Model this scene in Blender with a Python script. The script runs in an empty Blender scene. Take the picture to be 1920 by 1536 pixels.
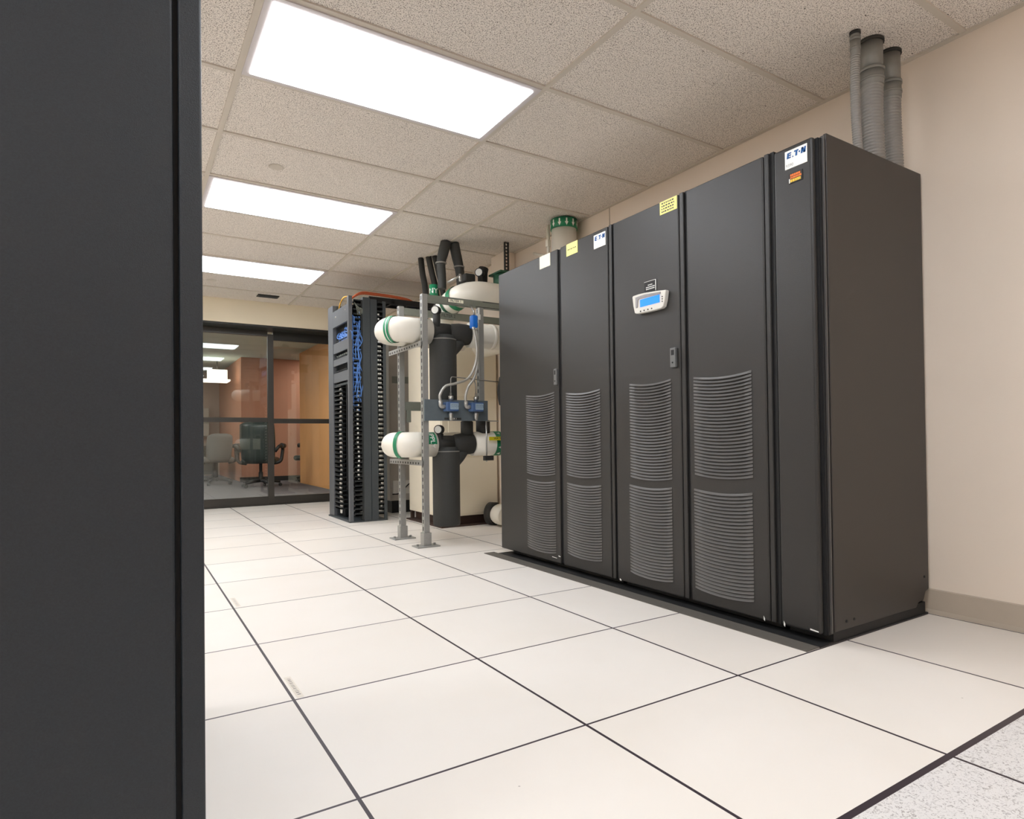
import bpy, bmesh, math, random
from mathutils import Vector, Matrix
random.seed(7)
PI = math.pi
scene = bpy.context.scene
COL = scene.collection

# ------------------------------------------------------------------ camera
cam_data = bpy.data.cameras.new('camera')
cam = bpy.data.objects.new('camera', cam_data)
COL.objects.link(cam)
cam_data.sensor_fit = 'HORIZONTAL'
cam_data.sensor_width = 36.0
cam_data.lens = 22.07
cam_data.shift_x = -0.01726
cam_data.shift_y = 0.02116
cam_data.clip_start = 0.02
CR = Vector((0.84043, -0.54178, -0.01227))
CU = Vector((0.00380, -0.01675, 0.99985))
CB = Vector((-0.54190, -0.84036, -0.01202))
M4 = Matrix((CR, CU, CB)).transposed().to_4x4()
M4.translation = Vector((-0.41471, -1.33077, 0.76054))
cam.matrix_world = M4
scene.camera = cam

# ------------------------------------------------------------------ light and exposure
scene.view_settings.view_transform = 'Standard'
scene.view_settings.look = 'None'
scene.view_settings.gamma = 1.0
scene.view_settings.use_curve_mapping = False
scene.view_settings.exposure = 0.0
scene.cycles.diffuse_bounces = 10
scene.cycles.max_bounces = 16
LAMP = 11.1            # strength of the troffer diffusers
world = bpy.data.worlds.new('world')
scene.world = world
world.use_nodes = True
world.node_tree.nodes['Background'].inputs[0].default_value = (0.9, 0.95, 1.0, 1)
world.node_tree.nodes['Background'].inputs[1].default_value = 0.05


# ------------------------------------------------------------------ materials
def srgb(r, g, b):
    def f(c):
        c /= 255.0
        return c / 12.92 if c <= 0.04045 else ((c + 0.055) / 1.055) ** 2.4
    return (f(r), f(g), f(b), 1.0)


def mat(name, col, rough=0.5, metal=0.0, var=0.06, scale=40.0, bump=0.0, bscale=300.0, emit=None, spec=0.5):
    m = bpy.data.materials.new(name)
    m.use_nodes = True
    nt = m.node_tree
    p = nt.nodes['Principled BSDF']
    p.inputs['Roughness'].default_value = rough
    p.inputs['Metallic'].default_value = metal
    p.inputs['Specular IOR Level'].default_value = spec
    tc = nt.nodes.new('ShaderNodeTexCoord')
    n = nt.nodes.new('ShaderNodeTexNoise')
    n.inputs['Scale'].default_value = scale
    n.inputs['Detail'].default_value = 3
    nt.links.new(tc.outputs['Object'], n.inputs['Vector'])
    ramp = nt.nodes.new('ShaderNodeMix')
    ramp.data_type = 'RGBA'
    ramp.inputs[6].default_value = tuple(c * (1 - var) for c in col[:3]) + (1,)
    ramp.inputs[7].default_value = tuple(min(1, c * (1 + var)) for c in col[:3]) + (1,)
    nt.links.new(n.outputs['Fac'], ramp.inputs[0])
    nt.links.new(ramp.outputs[2], p.inputs['Base Color'])
    if bump:
        n2 = nt.nodes.new('ShaderNodeTexNoise')
        n2.inputs['Scale'].default_value = bscale
        nt.links.new(tc.outputs['Object'], n2.inputs['Vector'])
        b = nt.nodes.new('ShaderNodeBump')
        b.inputs['Strength'].default_value = bump
        b.inputs['Distance'].default_value = 0.002
        nt.links.new(n2.outputs['Fac'], b.inputs['Height'])
        nt.links.new(b.outputs['Normal'], p.inputs['Normal'])
    if emit:
        p.inputs['Emission Color'].default_value = emit[0]
        p.inputs['Emission Strength'].default_value = emit[1]
    return m


M = {}
M['ups'] = mat('charcoal_powder_coat', srgb(41, 40, 39), 0.29, 0.0, 0.5, 450, 0.4, 700)
M['ups_side'] = mat('brown_charcoal_powder_coat', srgb(56, 52, 49), 0.42, 0.0, 0.45, 420, 0.35, 700)
M['ups_dark'] = mat('charcoal_slot_black', srgb(30, 30, 29), 0.55)
M['slat'] = mat('louvre_charcoal', srgb(84, 82, 80), 0.35, 0.1, 0.1, 200)
M['black'] = mat('black_rubber', srgb(26, 26, 27), 0.6, 0, 0.2, 60)
M['plate'] = mat('dark_floor_plate', srgb(94, 90, 84), 0.55, 0, 0.12, 60)
M['cabinet'] = mat('slate_powder_coat', srgb(31, 37, 43), 0.42, 0, 0.4, 420, 0.3, 650)
M['rack'] = mat('rack_slate_paint', srgb(62, 68, 72), 0.45, 0, 0.1, 80)
M['rack_light'] = mat('rack_grey_paint', srgb(90, 93, 97), 0.45, 0, 0.08, 80)
M['finger'] = mat('black_plastic_fingers', srgb(34, 37, 38), 0.4)
M['cable_blue'] = mat('blue_patch_cable', srgb(84, 130, 200), 0.4, 0, 0.3, 90)
M['cable_orange'] = mat('orange_fibre_jacket', srgb(214, 110, 70), 0.5, 0, 0.15, 90)
M['cable_yellow'] = mat('yellow_fibre_jacket', srgb(222, 172, 70), 0.5)
M['cable_dark'] = mat('dark_cable', srgb(36, 38, 52), 0.5)
M['strut'] = mat('galvanised_grey', srgb(158, 158, 154), 0.42, 0.35, 0.08, 60)
M['beam'] = mat('grey_green_beam', srgb(128, 132, 122), 0.5, 0.2, 0.08, 60)
M['pipe_white'] = mat('white_pvc_jacket', srgb(240, 236, 224), 0.32, 0, 0.03, 8)
M['foam'] = mat('black_foam_insulation', srgb(58, 59, 57), 0.7, 0, 0.2, 150, 0.4, 200)
M['foam_dark'] = mat('dark_foam_tape', srgb(48, 47, 44), 0.75, 0, 0.2, 120, 0.4, 200)
M['green'] = mat('green_pipe_tape', srgb(28, 130, 88), 0.4, 0, 0.06, 30)
M['green_dark'] = mat('dark_green_tape', srgb(44, 92, 66), 0.5, 0, 0.06, 30)
M['white'] = mat('white_print', srgb(245, 245, 240), 0.4, 0, 0.02)
M['cream'] = mat('cream_enamel', srgb(232, 224, 204), 0.4, 0, 0.03, 6)
M['label_tape'] = mat('faded_label_tape', srgb(222, 214, 202), 0.6)
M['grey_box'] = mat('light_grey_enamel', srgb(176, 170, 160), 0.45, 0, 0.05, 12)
M['rust'] = mat('red_brown_base', srgb(70, 52, 44), 0.7, 0, 0.25, 40)
M['panel_blue'] = mat('slate_blue_panel', srgb(104, 114, 120), 0.4, 0.2, 0.14, 30)
M['tx_blue'] = mat('transmitter_blue', srgb(78, 104, 146), 0.35, 0.1, 0.1, 40)
M['tx_lcd'] = mat('transmitter_label', srgb(164, 186, 204), 0.3)
M['steel'] = mat('bright_steel', srgb(196, 196, 192), 0.28, 0.9, 0.05, 60)
M['flex'] = mat('grey_flexible_conduit', srgb(150, 148, 144), 0.38, 0.15, 0.06, 60)
M['flex_metal'] = mat('liquid_tight_conduit', srgb(184, 182, 176), 0.35, 0.5, 0.06, 60)
M['fitting'] = mat('grey_conduit_fitting', srgb(138, 137, 132), 0.42, 0.2, 0.06, 60)
M['blue'] = mat('bright_blue_plastic', srgb(26, 112, 210), 0.35, 0, 0.03)
M['red'] = mat('dark_red_tape', srgb(130, 52, 60), 0.5)
M['yellow'] = mat('yellow_tag', srgb(238, 222, 36), 0.45, 0, 0.03)
M['note_yellow'] = mat('pale_yellow_paper', srgb(246, 240, 150), 0.6, 0, 0.02)
M['note_cream'] = mat('cream_paper', srgb(250, 248, 226), 0.6, 0, 0.02)
M['ink'] = mat('dark_ink', srgb(60, 60, 58), 0.6)
M['ink_grey'] = mat('grey_ink', srgb(150, 150, 150), 0.6)
M['logo'] = mat('logo_blue', srgb(0, 84, 150), 0.4, 0, 0.02)
M['hmi'] = mat('pale_grey_bezel', srgb(222, 220, 212), 0.35, 0, 0.03)
M['hmi_shade'] = mat('grey_bezel_hood', srgb(150, 148, 150), 0.4)
M['lcd'] = mat('blue_lcd', srgb(20, 120, 235), 0.25, 0, 0.02, emit=(srgb(10, 130, 250), 0.75))
M['sticker_orange'] = mat('orange_print', srgb(236, 120, 40), 0.5, 0, 0.2, 200)
M['sticker_amber'] = mat('amber_print', srgb(250, 196, 60), 0.5, 0, 0.2, 200)
M['latch'] = mat('grey_latch', srgb(112, 114, 114), 0.35, 0.3)
M['bronze'] = mat('dark_bronze_aluminium', srgb(62, 59, 54), 0.4, 0.35, 0.08, 50)
M['bronze_dark'] = mat('dark_header', srgb(38, 37, 33), 0.5, 0.1, 0.08, 50)
M['tbar'] = mat('ceiling_grid_paint', srgb(204, 196, 184), 0.45, 0, 0.03)
M['lamp_frame'] = mat('lamp_frame_paint', srgb(206, 200, 200), 0.4, 0.1, 0.03)
M['diffuser'] = mat('lit_diffuser', (0.9, 0.9, 0.9, 1), 0.5, 0, 0.0, emit=((0.95, 0.985, 1.04, 1), LAMP))
M['office_fill_diffuser'] = mat('office_fill_diffuser', (0.9, 0.9, 0.9, 1), 0.5, 0, 0.0, emit=((1.0, 0.98, 0.95, 1), 18))  # glow of the fill panels added in the office
M['wall'] = mat('beige_wall_paint', srgb(233, 220, 205), 0.75, 0, 0.03, 3, 0.15, 250)
M['wall_cream'] = mat('cream_wall_paint', srgb(234, 224, 200), 0.75, 0, 0.03, 3)
M['base'] = mat('taupe_cove_base', srgb(184, 172, 156), 0.5, 0, 0.05, 10)
M['wood'] = mat('orange_wood_laminate', srgb(240, 176, 112), 0.55, 0, 0.08, 4)
M['brown_wall'] = mat('terracotta_wall', srgb(192, 136, 108), 0.75, 0, 0.1, 2)
M['far_wall'] = mat('mauve_grey_wall', srgb(190, 172, 160), 0.8, 0, 0.06, 2)
M['carpet'] = mat('grey_carpet', srgb(92, 90, 93), 0.95, 0, 0.25, 90, 0.4, 200)
M['office_ceiling'] = mat('grey_green_ceiling', srgb(196, 212, 203), 0.85, 0, 0.05, 4)
M['chair_dark'] = mat('dark_green_leather', srgb(46, 58, 56), 0.4, 0, 0.1, 20)
M['chair_grey'] = mat('grey_fabric', srgb(120, 120, 118), 0.85, 0, 0.15, 60)
M['chair_black'] = mat('black_nylon', srgb(34, 34, 34), 0.5)
M['gauge'] = mat('gauge_face', srgb(232, 232, 226), 0.3)


def floor_mat():
    m = bpy.data.materials.new('raised_floor_tiles')
    m.use_nodes = True
    nt = m.node_tree
    N, L = nt.nodes, nt.links
    p = N['Principled BSDF']
    tc = N.new('ShaderNodeTexCoord')
    sep = N.new('ShaderNodeSeparateXYZ')
    L.new(tc.outputs['Object'], sep.inputs[0])

    def mth(op, a, b=None):
        n = N.new('ShaderNodeMath')
        n.operation = op
        for i, v in enumerate((a, b)):
            if v is None:
                continue
            if isinstance(v, (int, float)):
                n.inputs[i].default_value = v
            else:
                L.new(v, n.inputs[i])
        return n.outputs[0]

    def mix(fac, a, b):
        n = N.new('ShaderNodeMix')
        n.data_type = 'RGBA'
        for i, v in ((0, fac), (6, a), (7, b)):
            if isinstance(v, (int, float, tuple)):
                n.inputs[i].default_value = v
            else:
                L.new(v, n.inputs[i])
        return n.outputs[2]

    def seam(c, half):
        t = mth('DIVIDE', c, 0.61)
        fr = mth('ABSOLUTE', mth('SUBTRACT', t, mth('ROUND', t)))
        return mth('LESS_THAN', mth('MULTIPLY', fr, 0.61), half)

    sx = seam(sep.outputs[0], 0.0043)
    sy = seam(sep.outputs[1], 0.0036)
    # the wide dark edge strip between cream tiles and the speckled tiles
    edge = mth('LESS_THAN', mth('ABSOLUTE', mth('ADD', sep.outputs[1], 0.61)), 0.0085)
    line = mth('MAXIMUM', mth('MAXIMUM', sx, sy), edge)
    # tile tone differs slightly from tile to tile
    ix = mth('FLOOR', mth('DIVIDE', sep.outputs[0], 0.61))
    iy = mth('FLOOR', mth('DIVIDE', sep.outputs[1], 0.61))
    wn = N.new('ShaderNodeTexWhiteNoise')
    wn.noise_dimensions = '2D'
    cmb = N.new('ShaderNodeCombineXYZ')
    L.new(ix, cmb.inputs[0])
    L.new(iy, cmb.inputs[1])
    L.new(cmb.outputs[0], wn.inputs['Vector'])
    tone = mix(wn.outputs['Value'], srgb(230, 224, 216), srgb(235, 230, 223))
    n1 = N.new('ShaderNodeTexNoise')
    n1.inputs['Scale'].default_value = 2.2
    n1.inputs['Detail'].default_value = 4
    L.new(tc.outputs['Object'], n1.inputs['Vector'])
    smudge = mth('MULTIPLY', mth('SUBTRACT', n1.outputs['Fac'], 0.42), 0.5)
    tone = mix(smudge, tone, srgb(214, 203, 186))
    # small dark specks and scuffs
    v = N.new('ShaderNodeTexVoronoi')
    v.inputs['Scale'].default_value = 14
    L.new(tc.outputs['Object'], v.inputs['Vector'])
    speck = mth('LESS_THAN', v.outputs['Distance'], 0.035)
    n2 = N.new('ShaderNodeTexNoise')
    n2.inputs['Scale'].default_value = 3.0
    L.new(tc.outputs['Object'], n2.inputs['Vector'])
    speck = mth('MULTIPLY', speck, mth('GREATER_THAN', n2.outputs['Fac'], 0.57))
    tone = mix(mth('MULTIPLY', speck, 0.5), tone, srgb(120, 110, 100))
    # speckled grey tiles in front
    n3 = N.new('ShaderNodeTexNoise')
    n3.inputs['Scale'].default_value = 130
    n3.inputs['Detail'].default_value = 4
    n3.inputs['Distortion'].default_value = 1.5
    L.new(tc.outputs['Object'], n3.inputs['Vector'])
    cr = N.new('ShaderNodeValToRGB')
    cr.color_ramp.elements[0].position = 0.36
    cr.color_ramp.elements[0].color = srgb(168, 164, 162)
    cr.color_ramp.elements[1].position = 0.47
    cr.color_ramp.elements[1].color = srgb(222, 220, 218)
    L.new(n3.outputs['Fac'], cr.inputs[0])
    front = mth('LESS_THAN', sep.outputs[1], -0.61)
    tone = mix(front, tone, cr.outputs[0])
    col = mix(line, tone, srgb(58, 50, 56))
    L.new(col, p.inputs['Base Color'])
    p.inputs['Roughness'].default_value = 0.42
    p.inputs['Specular IOR Level'].default_value = 0.35
    b = N.new('ShaderNodeBump')
    b.inputs['Strength'].default_value = 0.6
    b.inputs['Distance'].default_value = 0.002
    L.new(mth('SUBTRACT', 1.0, line), b.inputs['Height'])
    L.new(b.outputs['Normal'], p.inputs['Normal'])
    return m


def ceiling_mat():
    m = bpy.data.materials.new('fissured_ceiling_tile')
    m.use_nodes = True
    nt = m.node_tree
    N, L = nt.nodes, nt.links
    p = N['Principled BSDF']
    tc = N.new('ShaderNodeTexCoord')
    n = N.new('ShaderNodeTexNoise')
    n.inputs['Scale'].default_value = 240
    n.inputs['Detail'].default_value = 3
    n.inputs['Distortion'].default_value = 0.6
    L.new(tc.outputs['Object'], n.inputs['Vector'])
    cr = N.new('ShaderNodeValToRGB')
    cr.color_ramp.elements[0].position = 0.37
    cr.color_ramp.elements[0].color = srgb(128, 119, 111)
    cr.color_ramp.elements[1].position = 0.49
    cr.color_ramp.elements[1].color = srgb(238, 231, 223)
    L.new(n.outputs['Fac'], cr.inputs[0])
    # sparse dark worm-like fissures
    mp = N.new('ShaderNodeMapping')
    mp.inputs['Scale'].default_value = (8, 22, 8)
    L.new(tc.outputs['Object'], mp.inputs['Vector'])
    v = N.new('ShaderNodeTexVoronoi')
    v.inputs['Scale'].default_value = 1.0
    L.new(mp.outputs[0], v.inputs['Vector'])
    lt = N.new('ShaderNodeMath')
    lt.operation = 'LESS_THAN'
    lt.inputs[1].default_value = 0.05
    L.new(v.outputs['Distance'], lt.inputs[0])
    mx = N.new('ShaderNodeMix')
    mx.data_type = 'RGBA'
    mx.inputs[7].default_value = srgb(96, 88, 80)
    L.new(lt.outputs[0], mx.inputs[0])
    L.new(cr.outputs[0], mx.inputs[6])
    L.new(mx.outputs[2], p.inputs['Base Color'])
    p.inputs['Roughness'].default_value = 0.9
    p.inputs['Specular IOR Level'].default_value = 0.2
    b = N.new('ShaderNodeBump')
    b.inputs['Strength'].default_value = 0.4
    b.inputs['Distance'].default_value = 0.002
    L.new(n.outputs['Fac'], b.inputs['Height'])
    L.new(b.outputs['Normal'], p.inputs['Normal'])
    return m


def glass_mat():
    m = bpy.data.materials.new('tinted_window_glass')
    m.use_nodes = True
    nt = m.node_tree
    N, L = nt.nodes, nt.links
    N.remove(N['Principled BSDF'])
    out = N['Material Output']
    tr = N.new('ShaderNodeBsdfTransparent')
    tr.inputs[0].default_value = (0.955, 0.965, 0.95, 1)
    gl = N.new('ShaderNodeBsdfGlossy')
    gl.inputs['Roughness'].default_value = 0.02
    gl.inputs[0].default_value = (0.95, 1.0, 0.97, 1)
    fr = N.new('ShaderNodeFresnel')
    fr.inputs['IOR'].default_value = 1.62
    mx = N.new('ShaderNodeMixShader')
    L.new(fr.outputs[0], mx.inputs[0])
    L.new(tr.outputs[0], mx.inputs[1])
    L.new(gl.outputs[0], mx.inputs[2])
    L.new(mx.outputs[0], out.inputs[0])
    return m


M['floor'] = floor_mat()
M['ceiling'] = ceiling_mat()
M['glass'] = glass_mat()


# ------------------------------------------------------------------ mesh helpers
class MB:
    """collects shapes into one mesh (world coordinates)"""
    def __init__(self):
        self.v, self.f, self.s, self.mi = [], [], [], []

    def add(self, vs, fs, smooth=False, mi=0):
        o = len(self.v)
        self.v += [tuple(v) for v in vs]
        for f in fs:
            self.f.append(tuple(i + o for i in f))
            self.s.append(smooth)
            self.mi.append(mi)
        return self

    def box(self, x0, x1, y0, y1, z0, z1, mi=0):
        vs = [(x, y, z) for z in (z0, z1) for y in (y0, y1) for x in (x0, x1)]
        fs = [(0, 2, 3, 1), (4, 5, 7, 6), (0, 1, 5, 4), (2, 6, 7, 3), (0, 4, 6, 2), (1, 3, 7, 5)]
        return self.add(vs, fs, False, mi)

    def prism(self, poly, d, mi=0):
        """poly: list of 3D points of a planar face, d: extrusion vector"""
        n = len(poly)
        d = Vector(d)
        vs = [Vector(p) for p in poly] + [Vector(p) + d for p in poly]
        fs = [tuple(reversed(range(n))), tuple(range(n, 2 * n))]
        fs += [(i, (i + 1) % n, (i + 1) % n + n, i + n) for i in range(n)]
        return self.add(vs, fs, False, mi)

    def tube(self, pts, r, n=16, caps=True, smooth=True, mi=0):
        pts = [Vector(p) for p in pts]
        m = len(pts)
        rs = r if isinstance(r, (list, tuple)) else [r] * m
        tang = []
        for i in range(m):
            a = pts[max(0, i - 1)]
            b = pts[min(m - 1, i + 1)]
            t = (b - a)
            if t.length < 1e-9:
                t = tang[-1] if tang else Vector((0, 0, 1))
            tang.append(t.normalized())
        t0 = tang[0]
        ref = Vector((0, 0, 1)) if abs(t0.z) < 0.9 else Vector((1, 0, 0))
        u = t0.cross(ref).normalized()
        vs, fs = [], []
        for i in range(m):
            t = tang[i]
            u = (u - t * u.dot(t)).normalized()
            w = t.cross(u)
            for k in range(n):
                a = 2 * PI * k / n
                vs.append(pts[i] + (u * math.cos(a) + w * math.sin(a)) * rs[i])
        for i in range(m - 1):
            for k in range(n):
                k2 = (k + 1) % n
                fs.append((i * n + k, i * n + k2, (i + 1) * n + k2, (i + 1) * n + k))
        self.add(vs, fs, smooth, mi)
        if caps:
            o = len(self.v) - len(vs)
            self.f.append(tuple(o + k for k in reversed(range(n))))
            self.f.append(tuple(o + (m - 1) * n + k for k in range(n)))
            self.s += [False, False]
            self.mi += [mi, mi]
        return self

    def cyl(self, p0, p1, r, n=20, mi=0):
        return self.tube([p0, p1], r, n, True, True, mi)

    def build(self, name, material, parent=None, bevel=0.0, segs=2):
        me = bpy.data.meshes.new(name)
        off = ORIG[parent] if parent is not None else Vector((0, 0, 0))
        me.from_pydata([tuple(Vector(v) - off) for v in self.v], [], self.f)
        me.update()
        for i, pl in enumerate(me.polygons):
            pl.use_smooth = self.s[i]
            pl.material_index = self.mi[i]
        bm = bmesh.new()
        bm.from_mesh(me)
        bmesh.ops.recalc_face_normals(bm, faces=bm.faces)
        bm.to_mesh(me)
        bm.free()
        for mm in (material if isinstance(material, (list, tuple)) else [material]):
            me.materials.append(mm)
        o = bpy.data.objects.new(name, me)
        COL.objects.link(o)
        if parent is not None:
            o.parent = parent
            ORIG[o] = off
        else:
            ORIG[o] = Vector((0, 0, 0))
        if bevel:
            md = o.modifiers.new('bevel', 'BEVEL')
            md.width = bevel
            md.segments = segs
            md.limit_method = 'ANGLE'
            md.angle_limit = math.radians(50)
        return o


ORIG = {}


def recentre(o, p):
    """put the origin of a top-level mesh at p"""
    p = Vector(p)
    o.data.transform(Matrix.Translation(-p))
    o.location = p
    ORIG[o] = p
    return o


def thing(name, label, cat, loc=(0, 0, 0), group=None):
    o = bpy.data.objects.new(name, None)
    o.empty_display_size = 0.1
    COL.objects.link(o)
    o.location = loc
    ORIG[o] = Vector(loc)
    o['label'] = label
    o['category'] = cat
    if group:
        o['group'] = group
    return o


def tag(o, label, cat, group=None, kind=None):
    o['label'] = label
    o['category'] = cat
    if group:
        o['group'] = group
    if kind:
        o['kind'] = kind
    return o


def struct(o):
    o['kind'] = 'structure'
    return o


def dup(root, loc, label, group=None):
    r = root.copy()
    COL.objects.link(r)
    r.location = loc
    r['label'] = label
    if group:
        r['group'] = group
    for ch in list(root.children):
        c = ch.copy()
        COL.objects.link(c)
        c.parent = r
        for g in list(ch.children):
            d = g.copy()
            COL.objects.link(d)
            d.parent = c
    return r


def fillet(pts, rad, n=10):
    """round the corners of a polyline"""
    pts = [Vector(p) for p in pts]
    out = [pts[0]]
    for i in range(1, len(pts) - 1):
        p, a, b = pts[i], pts[i - 1], pts[i + 1]
        d1, d2 = (a - p), (b - p)
        r = min(rad, d1.length * 0.49, d2.length * 0.49)
        s, e = p + d1.normalized() * r, p + d2.normalized() * r
        for k in range(n + 1):
            t = k / n
            out.append(s * (1 - t) ** 2 + p * 2 * t * (1 - t) + e * t * t)
    out.append(pts[-1])
    return out


def spline(pts, n=8):
    pts = [Vector(p) for p in pts]
    P = [pts[0] * 2 - pts[1]] + pts + [pts[-1] * 2 - pts[-2]]
    out = []
    for i in range(1, len(P) - 2):
        a, b, c, d = P[i - 1], P[i], P[i + 1], P[i + 2]
        for k in range(n):
            t = k / n
            out.append(0.5 * ((2 * b) + (c - a) * t + (2 * a - 5 * b + 4 * c - d) * t * t + (3 * b - a - 3 * c + d) * t ** 3))
    out.append(pts[-1])
    return out


_txt = {}


def text_geo(s, size=1.0, bold=0.0):
    """2D text outline as (verts, faces), centred"""
    key = (s, bold)
    if key not in _txt:
        cu = bpy.data.curves.new('txt', 'FONT')
        cu.body = s
        cu.size = 1.0
        cu.offset = bold
        cu.align_x = 'CENTER'
        cu.align_y = 'CENTER'
        cu.resolution_u = 3
        ob = bpy.data.objects.new('txt', cu)
        COL.objects.link(ob)
        dg = bpy.context.evaluated_depsgraph_get()
        dg.update()
        me = bpy.data.meshes.new_from_object(ob.evaluated_get(dg))
        _txt[key] = ([tuple(v.co) for v in me.vertices], [tuple(p.vertices) for p in me.polygons])
        bpy.data.objects.remove(ob)
        bpy.data.curves.remove(cu)
        bpy.data.meshes.remove(me)
    vs, fs = _txt[key]
    return [(v[0] * size, v[1] * size) for v in vs], fs


def text_on_x(mb, s, size, x, yc, zc, bold=0.0, mi=0, sx=1.0):
    """text on a plane facing -X (reads with +Y towards the left)"""
    vs, fs = text_geo(s, size, bold)
    return mb.add([(x, yc - a * sx, zc + b) for a, b in vs], fs, False, mi)


def text_on_y(mb, s, size, y, xc, zc, bold=0.0, mi=0):
    """text on a plane facing -Y"""
    vs, fs = text_geo(s, size, bold)
    return mb.add([(xc + a, y, zc + b) for a, b in vs], fs, False, mi)


# ------------------------------------------------------------------ setting
H = 2.383
XR = 2.46          # right wall
YF = 6.45          # bulkhead above the glass front
YG = 6.75          # glass front
XL, YB = -3.4, -4.2
mb = MB().box(XL - .15, XR + .15, YB - .15, YG + 0.06, -0.06, 0.0)
floor = struct(mb.build('floor', M['floor']))
mb = MB().box(XL - .15, XR + .15, YB - .15, YG + .06, H + 0.004, H + 0.06)
struct(mb.build('ceiling', M['ceiling']))
struct(MB().box(XR, XR + .12, YB, 7.6, 0, H + .02).build('wall_right', M['wall']))
struct(MB().box(XL - .12, XL, YB, 7.6, 0, H + .02).build('wall_left', M['wall']))
struct(MB().box(XL, XR, YB - .12, YB, 0, H + .02).build('wall_back', M['wall']))
struct(MB().box(XL, XR, YF, YF + .12, 2.12, H + .02).build('wall_front', M['wall_cream']))
# left of the glass front the wall goes on (behind the black cabinet)
struct(MB().box(XL, -1.3, YG - .05, YG + .1, 0, 2.12).build('wall_front_side', M['wall_cream']))
mb = MB()
mb.prism([(XR, YB, 0), (XR - .014, YB, 0), (XR - .008, YB, .018), (XR - .006, YB, .1), (XR, YB, .104)], (0, YG - YB - .05, 0))
struct(mb.build('baseboard_right', M['base']))
# small wall joint above the cabinets
struct(MB().box(XR - .004, XR, 2.05, 2.056, 1.9, H).build('trim_3', M['base']))

# ceiling suspension grid: runners along the room and cross tees
LX0, DY0 = 0.008, 1.045          # first runner, first cross tee
mb = MB()
for k in range(-3, 3):
    x = LX0 + 1.2195 * k
    if x < XR - .05:
        mb.box(x - .0125, x + .0125, YB, YF, H - .004, H + .006)
xm = LX0 + 1.2195 * 1.5
mb.box(xm - .0125, xm + .0125, DY0 + 1.22, YF, H - .004, H + .006)
struct(mb.build('trim_1', M['tbar']))
mb = MB()
k = -9
while DY0 + .61 * k < YF:
    y = DY0 + .61 * k
    if y > YB:
        mb.box(XL, XR, y - .0125, y + .0125, H - .003, H + .006)
    k += 1
struct(mb.build('trim_2', M['tbar']))
mb = MB().box(XR - .024, XR, YB, YF, H - .004, H + .006)
struct(mb.build('trim_4', M['tbar']))

# ------------------------------------------------------------------ ceiling lights
def make_light(loc, label, lens='diffuser'):
    t = thing('ceiling_light', label, 'ceiling light', loc, 'recessed ceiling lights')
    x0, y0, z0 = loc
    w, d = 1.195, .585
    mb = MB()
    for a, b, c, e in ((x0 - w / 2, x0 + w / 2, y0 - d / 2, y0 - d / 2 + .03), (x0 - w / 2, x0 + w / 2, y0 + d / 2 - .03, y0 + d / 2),
                       (x0 - w / 2, x0 - w / 2 + .03, y0 - d / 2 + .03, y0 + d / 2 - .03), (x0 + w / 2 - .03, x0 + w / 2, y0 - d / 2 + .03, y0 + d / 2 - .03)):
        mb.box(a, b, c, e, z0 - .008, z0 + .003)
    mb.build('frame', M['lamp_frame'], t)
    mb = MB().box(x0 - w / 2 + .03, x0 + w / 2 - .03, y0 - d / 2 + .03, y0 + d / 2 - .03, z0 - .012, z0 + .002)
    mb.build('diffuser', M[lens], t)
    return t


LXC = LX0 + .61
lampA = make_light((LXC, 1.35, H), 'nearest and largest lit ceiling panel, by the top left corner')
dup(lampA, (LXC, 3.18, H), 'second lit ceiling panel, between the nearest panel and the far one')
dup(lampA, (LXC, 5.01, H), 'farthest lit ceiling panel, nearest the glass doors')
dup(lampA, (LXC, -.48, H), 'lit ceiling panel above the spot where the viewer stands')
dup(lampA, (LXC, -2.31, H), 'lit ceiling panel at the back end of the room')
for i, y in enumerate((-2.31, -.48, 1.35, 3.18, 5.01)):  # unseen row of panels added as fill light
    dup(lampA, (LXC - 2.44, y, H), 'added fill light panel over the hidden left aisle, ' + ('at the back end', 'beside the viewer', 'over the black cabinet', 'beyond the black cabinet', 'nearest the glass')[i])

for (x, y, lb) in ((.343, 2.574, 'flush round sprinkler cover between the first and second lit panels'), (.321, 5.645, 'flush round sprinkler cover beyond the farthest lit panel')):
    mb = MB()
    mb.tube([(x, y, H + .002), (x, y, H + .0025), (x, y, H + .0005)], [.046, .041, .036], 28)
    o = mb.build('sprinkler_cover', M['tbar'])
    recentre(o, (x, y, H))
    tag(o, lb, 'sprinkler', 'sprinkler covers in the ceiling')
t = thing('ceiling_vent', 'small dark slotted vent in the ceiling near the glass doors', 'vent', (.93, 6.1, H))
MB().box(.82, 1.04, 6.04, 6.16, H - .006, H + .003).build('frame', M['bronze_dark'], t)
mb = MB()
for k in range(4):
    mb.box(.835, 1.025, 6.055 + k * .026, 6.065 + k * .026, H - .01, H - .005)
mb.build('slats', M['rack'], t)

# ------------------------------------------------------------------ power cabinets
FX = 1.70


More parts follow.
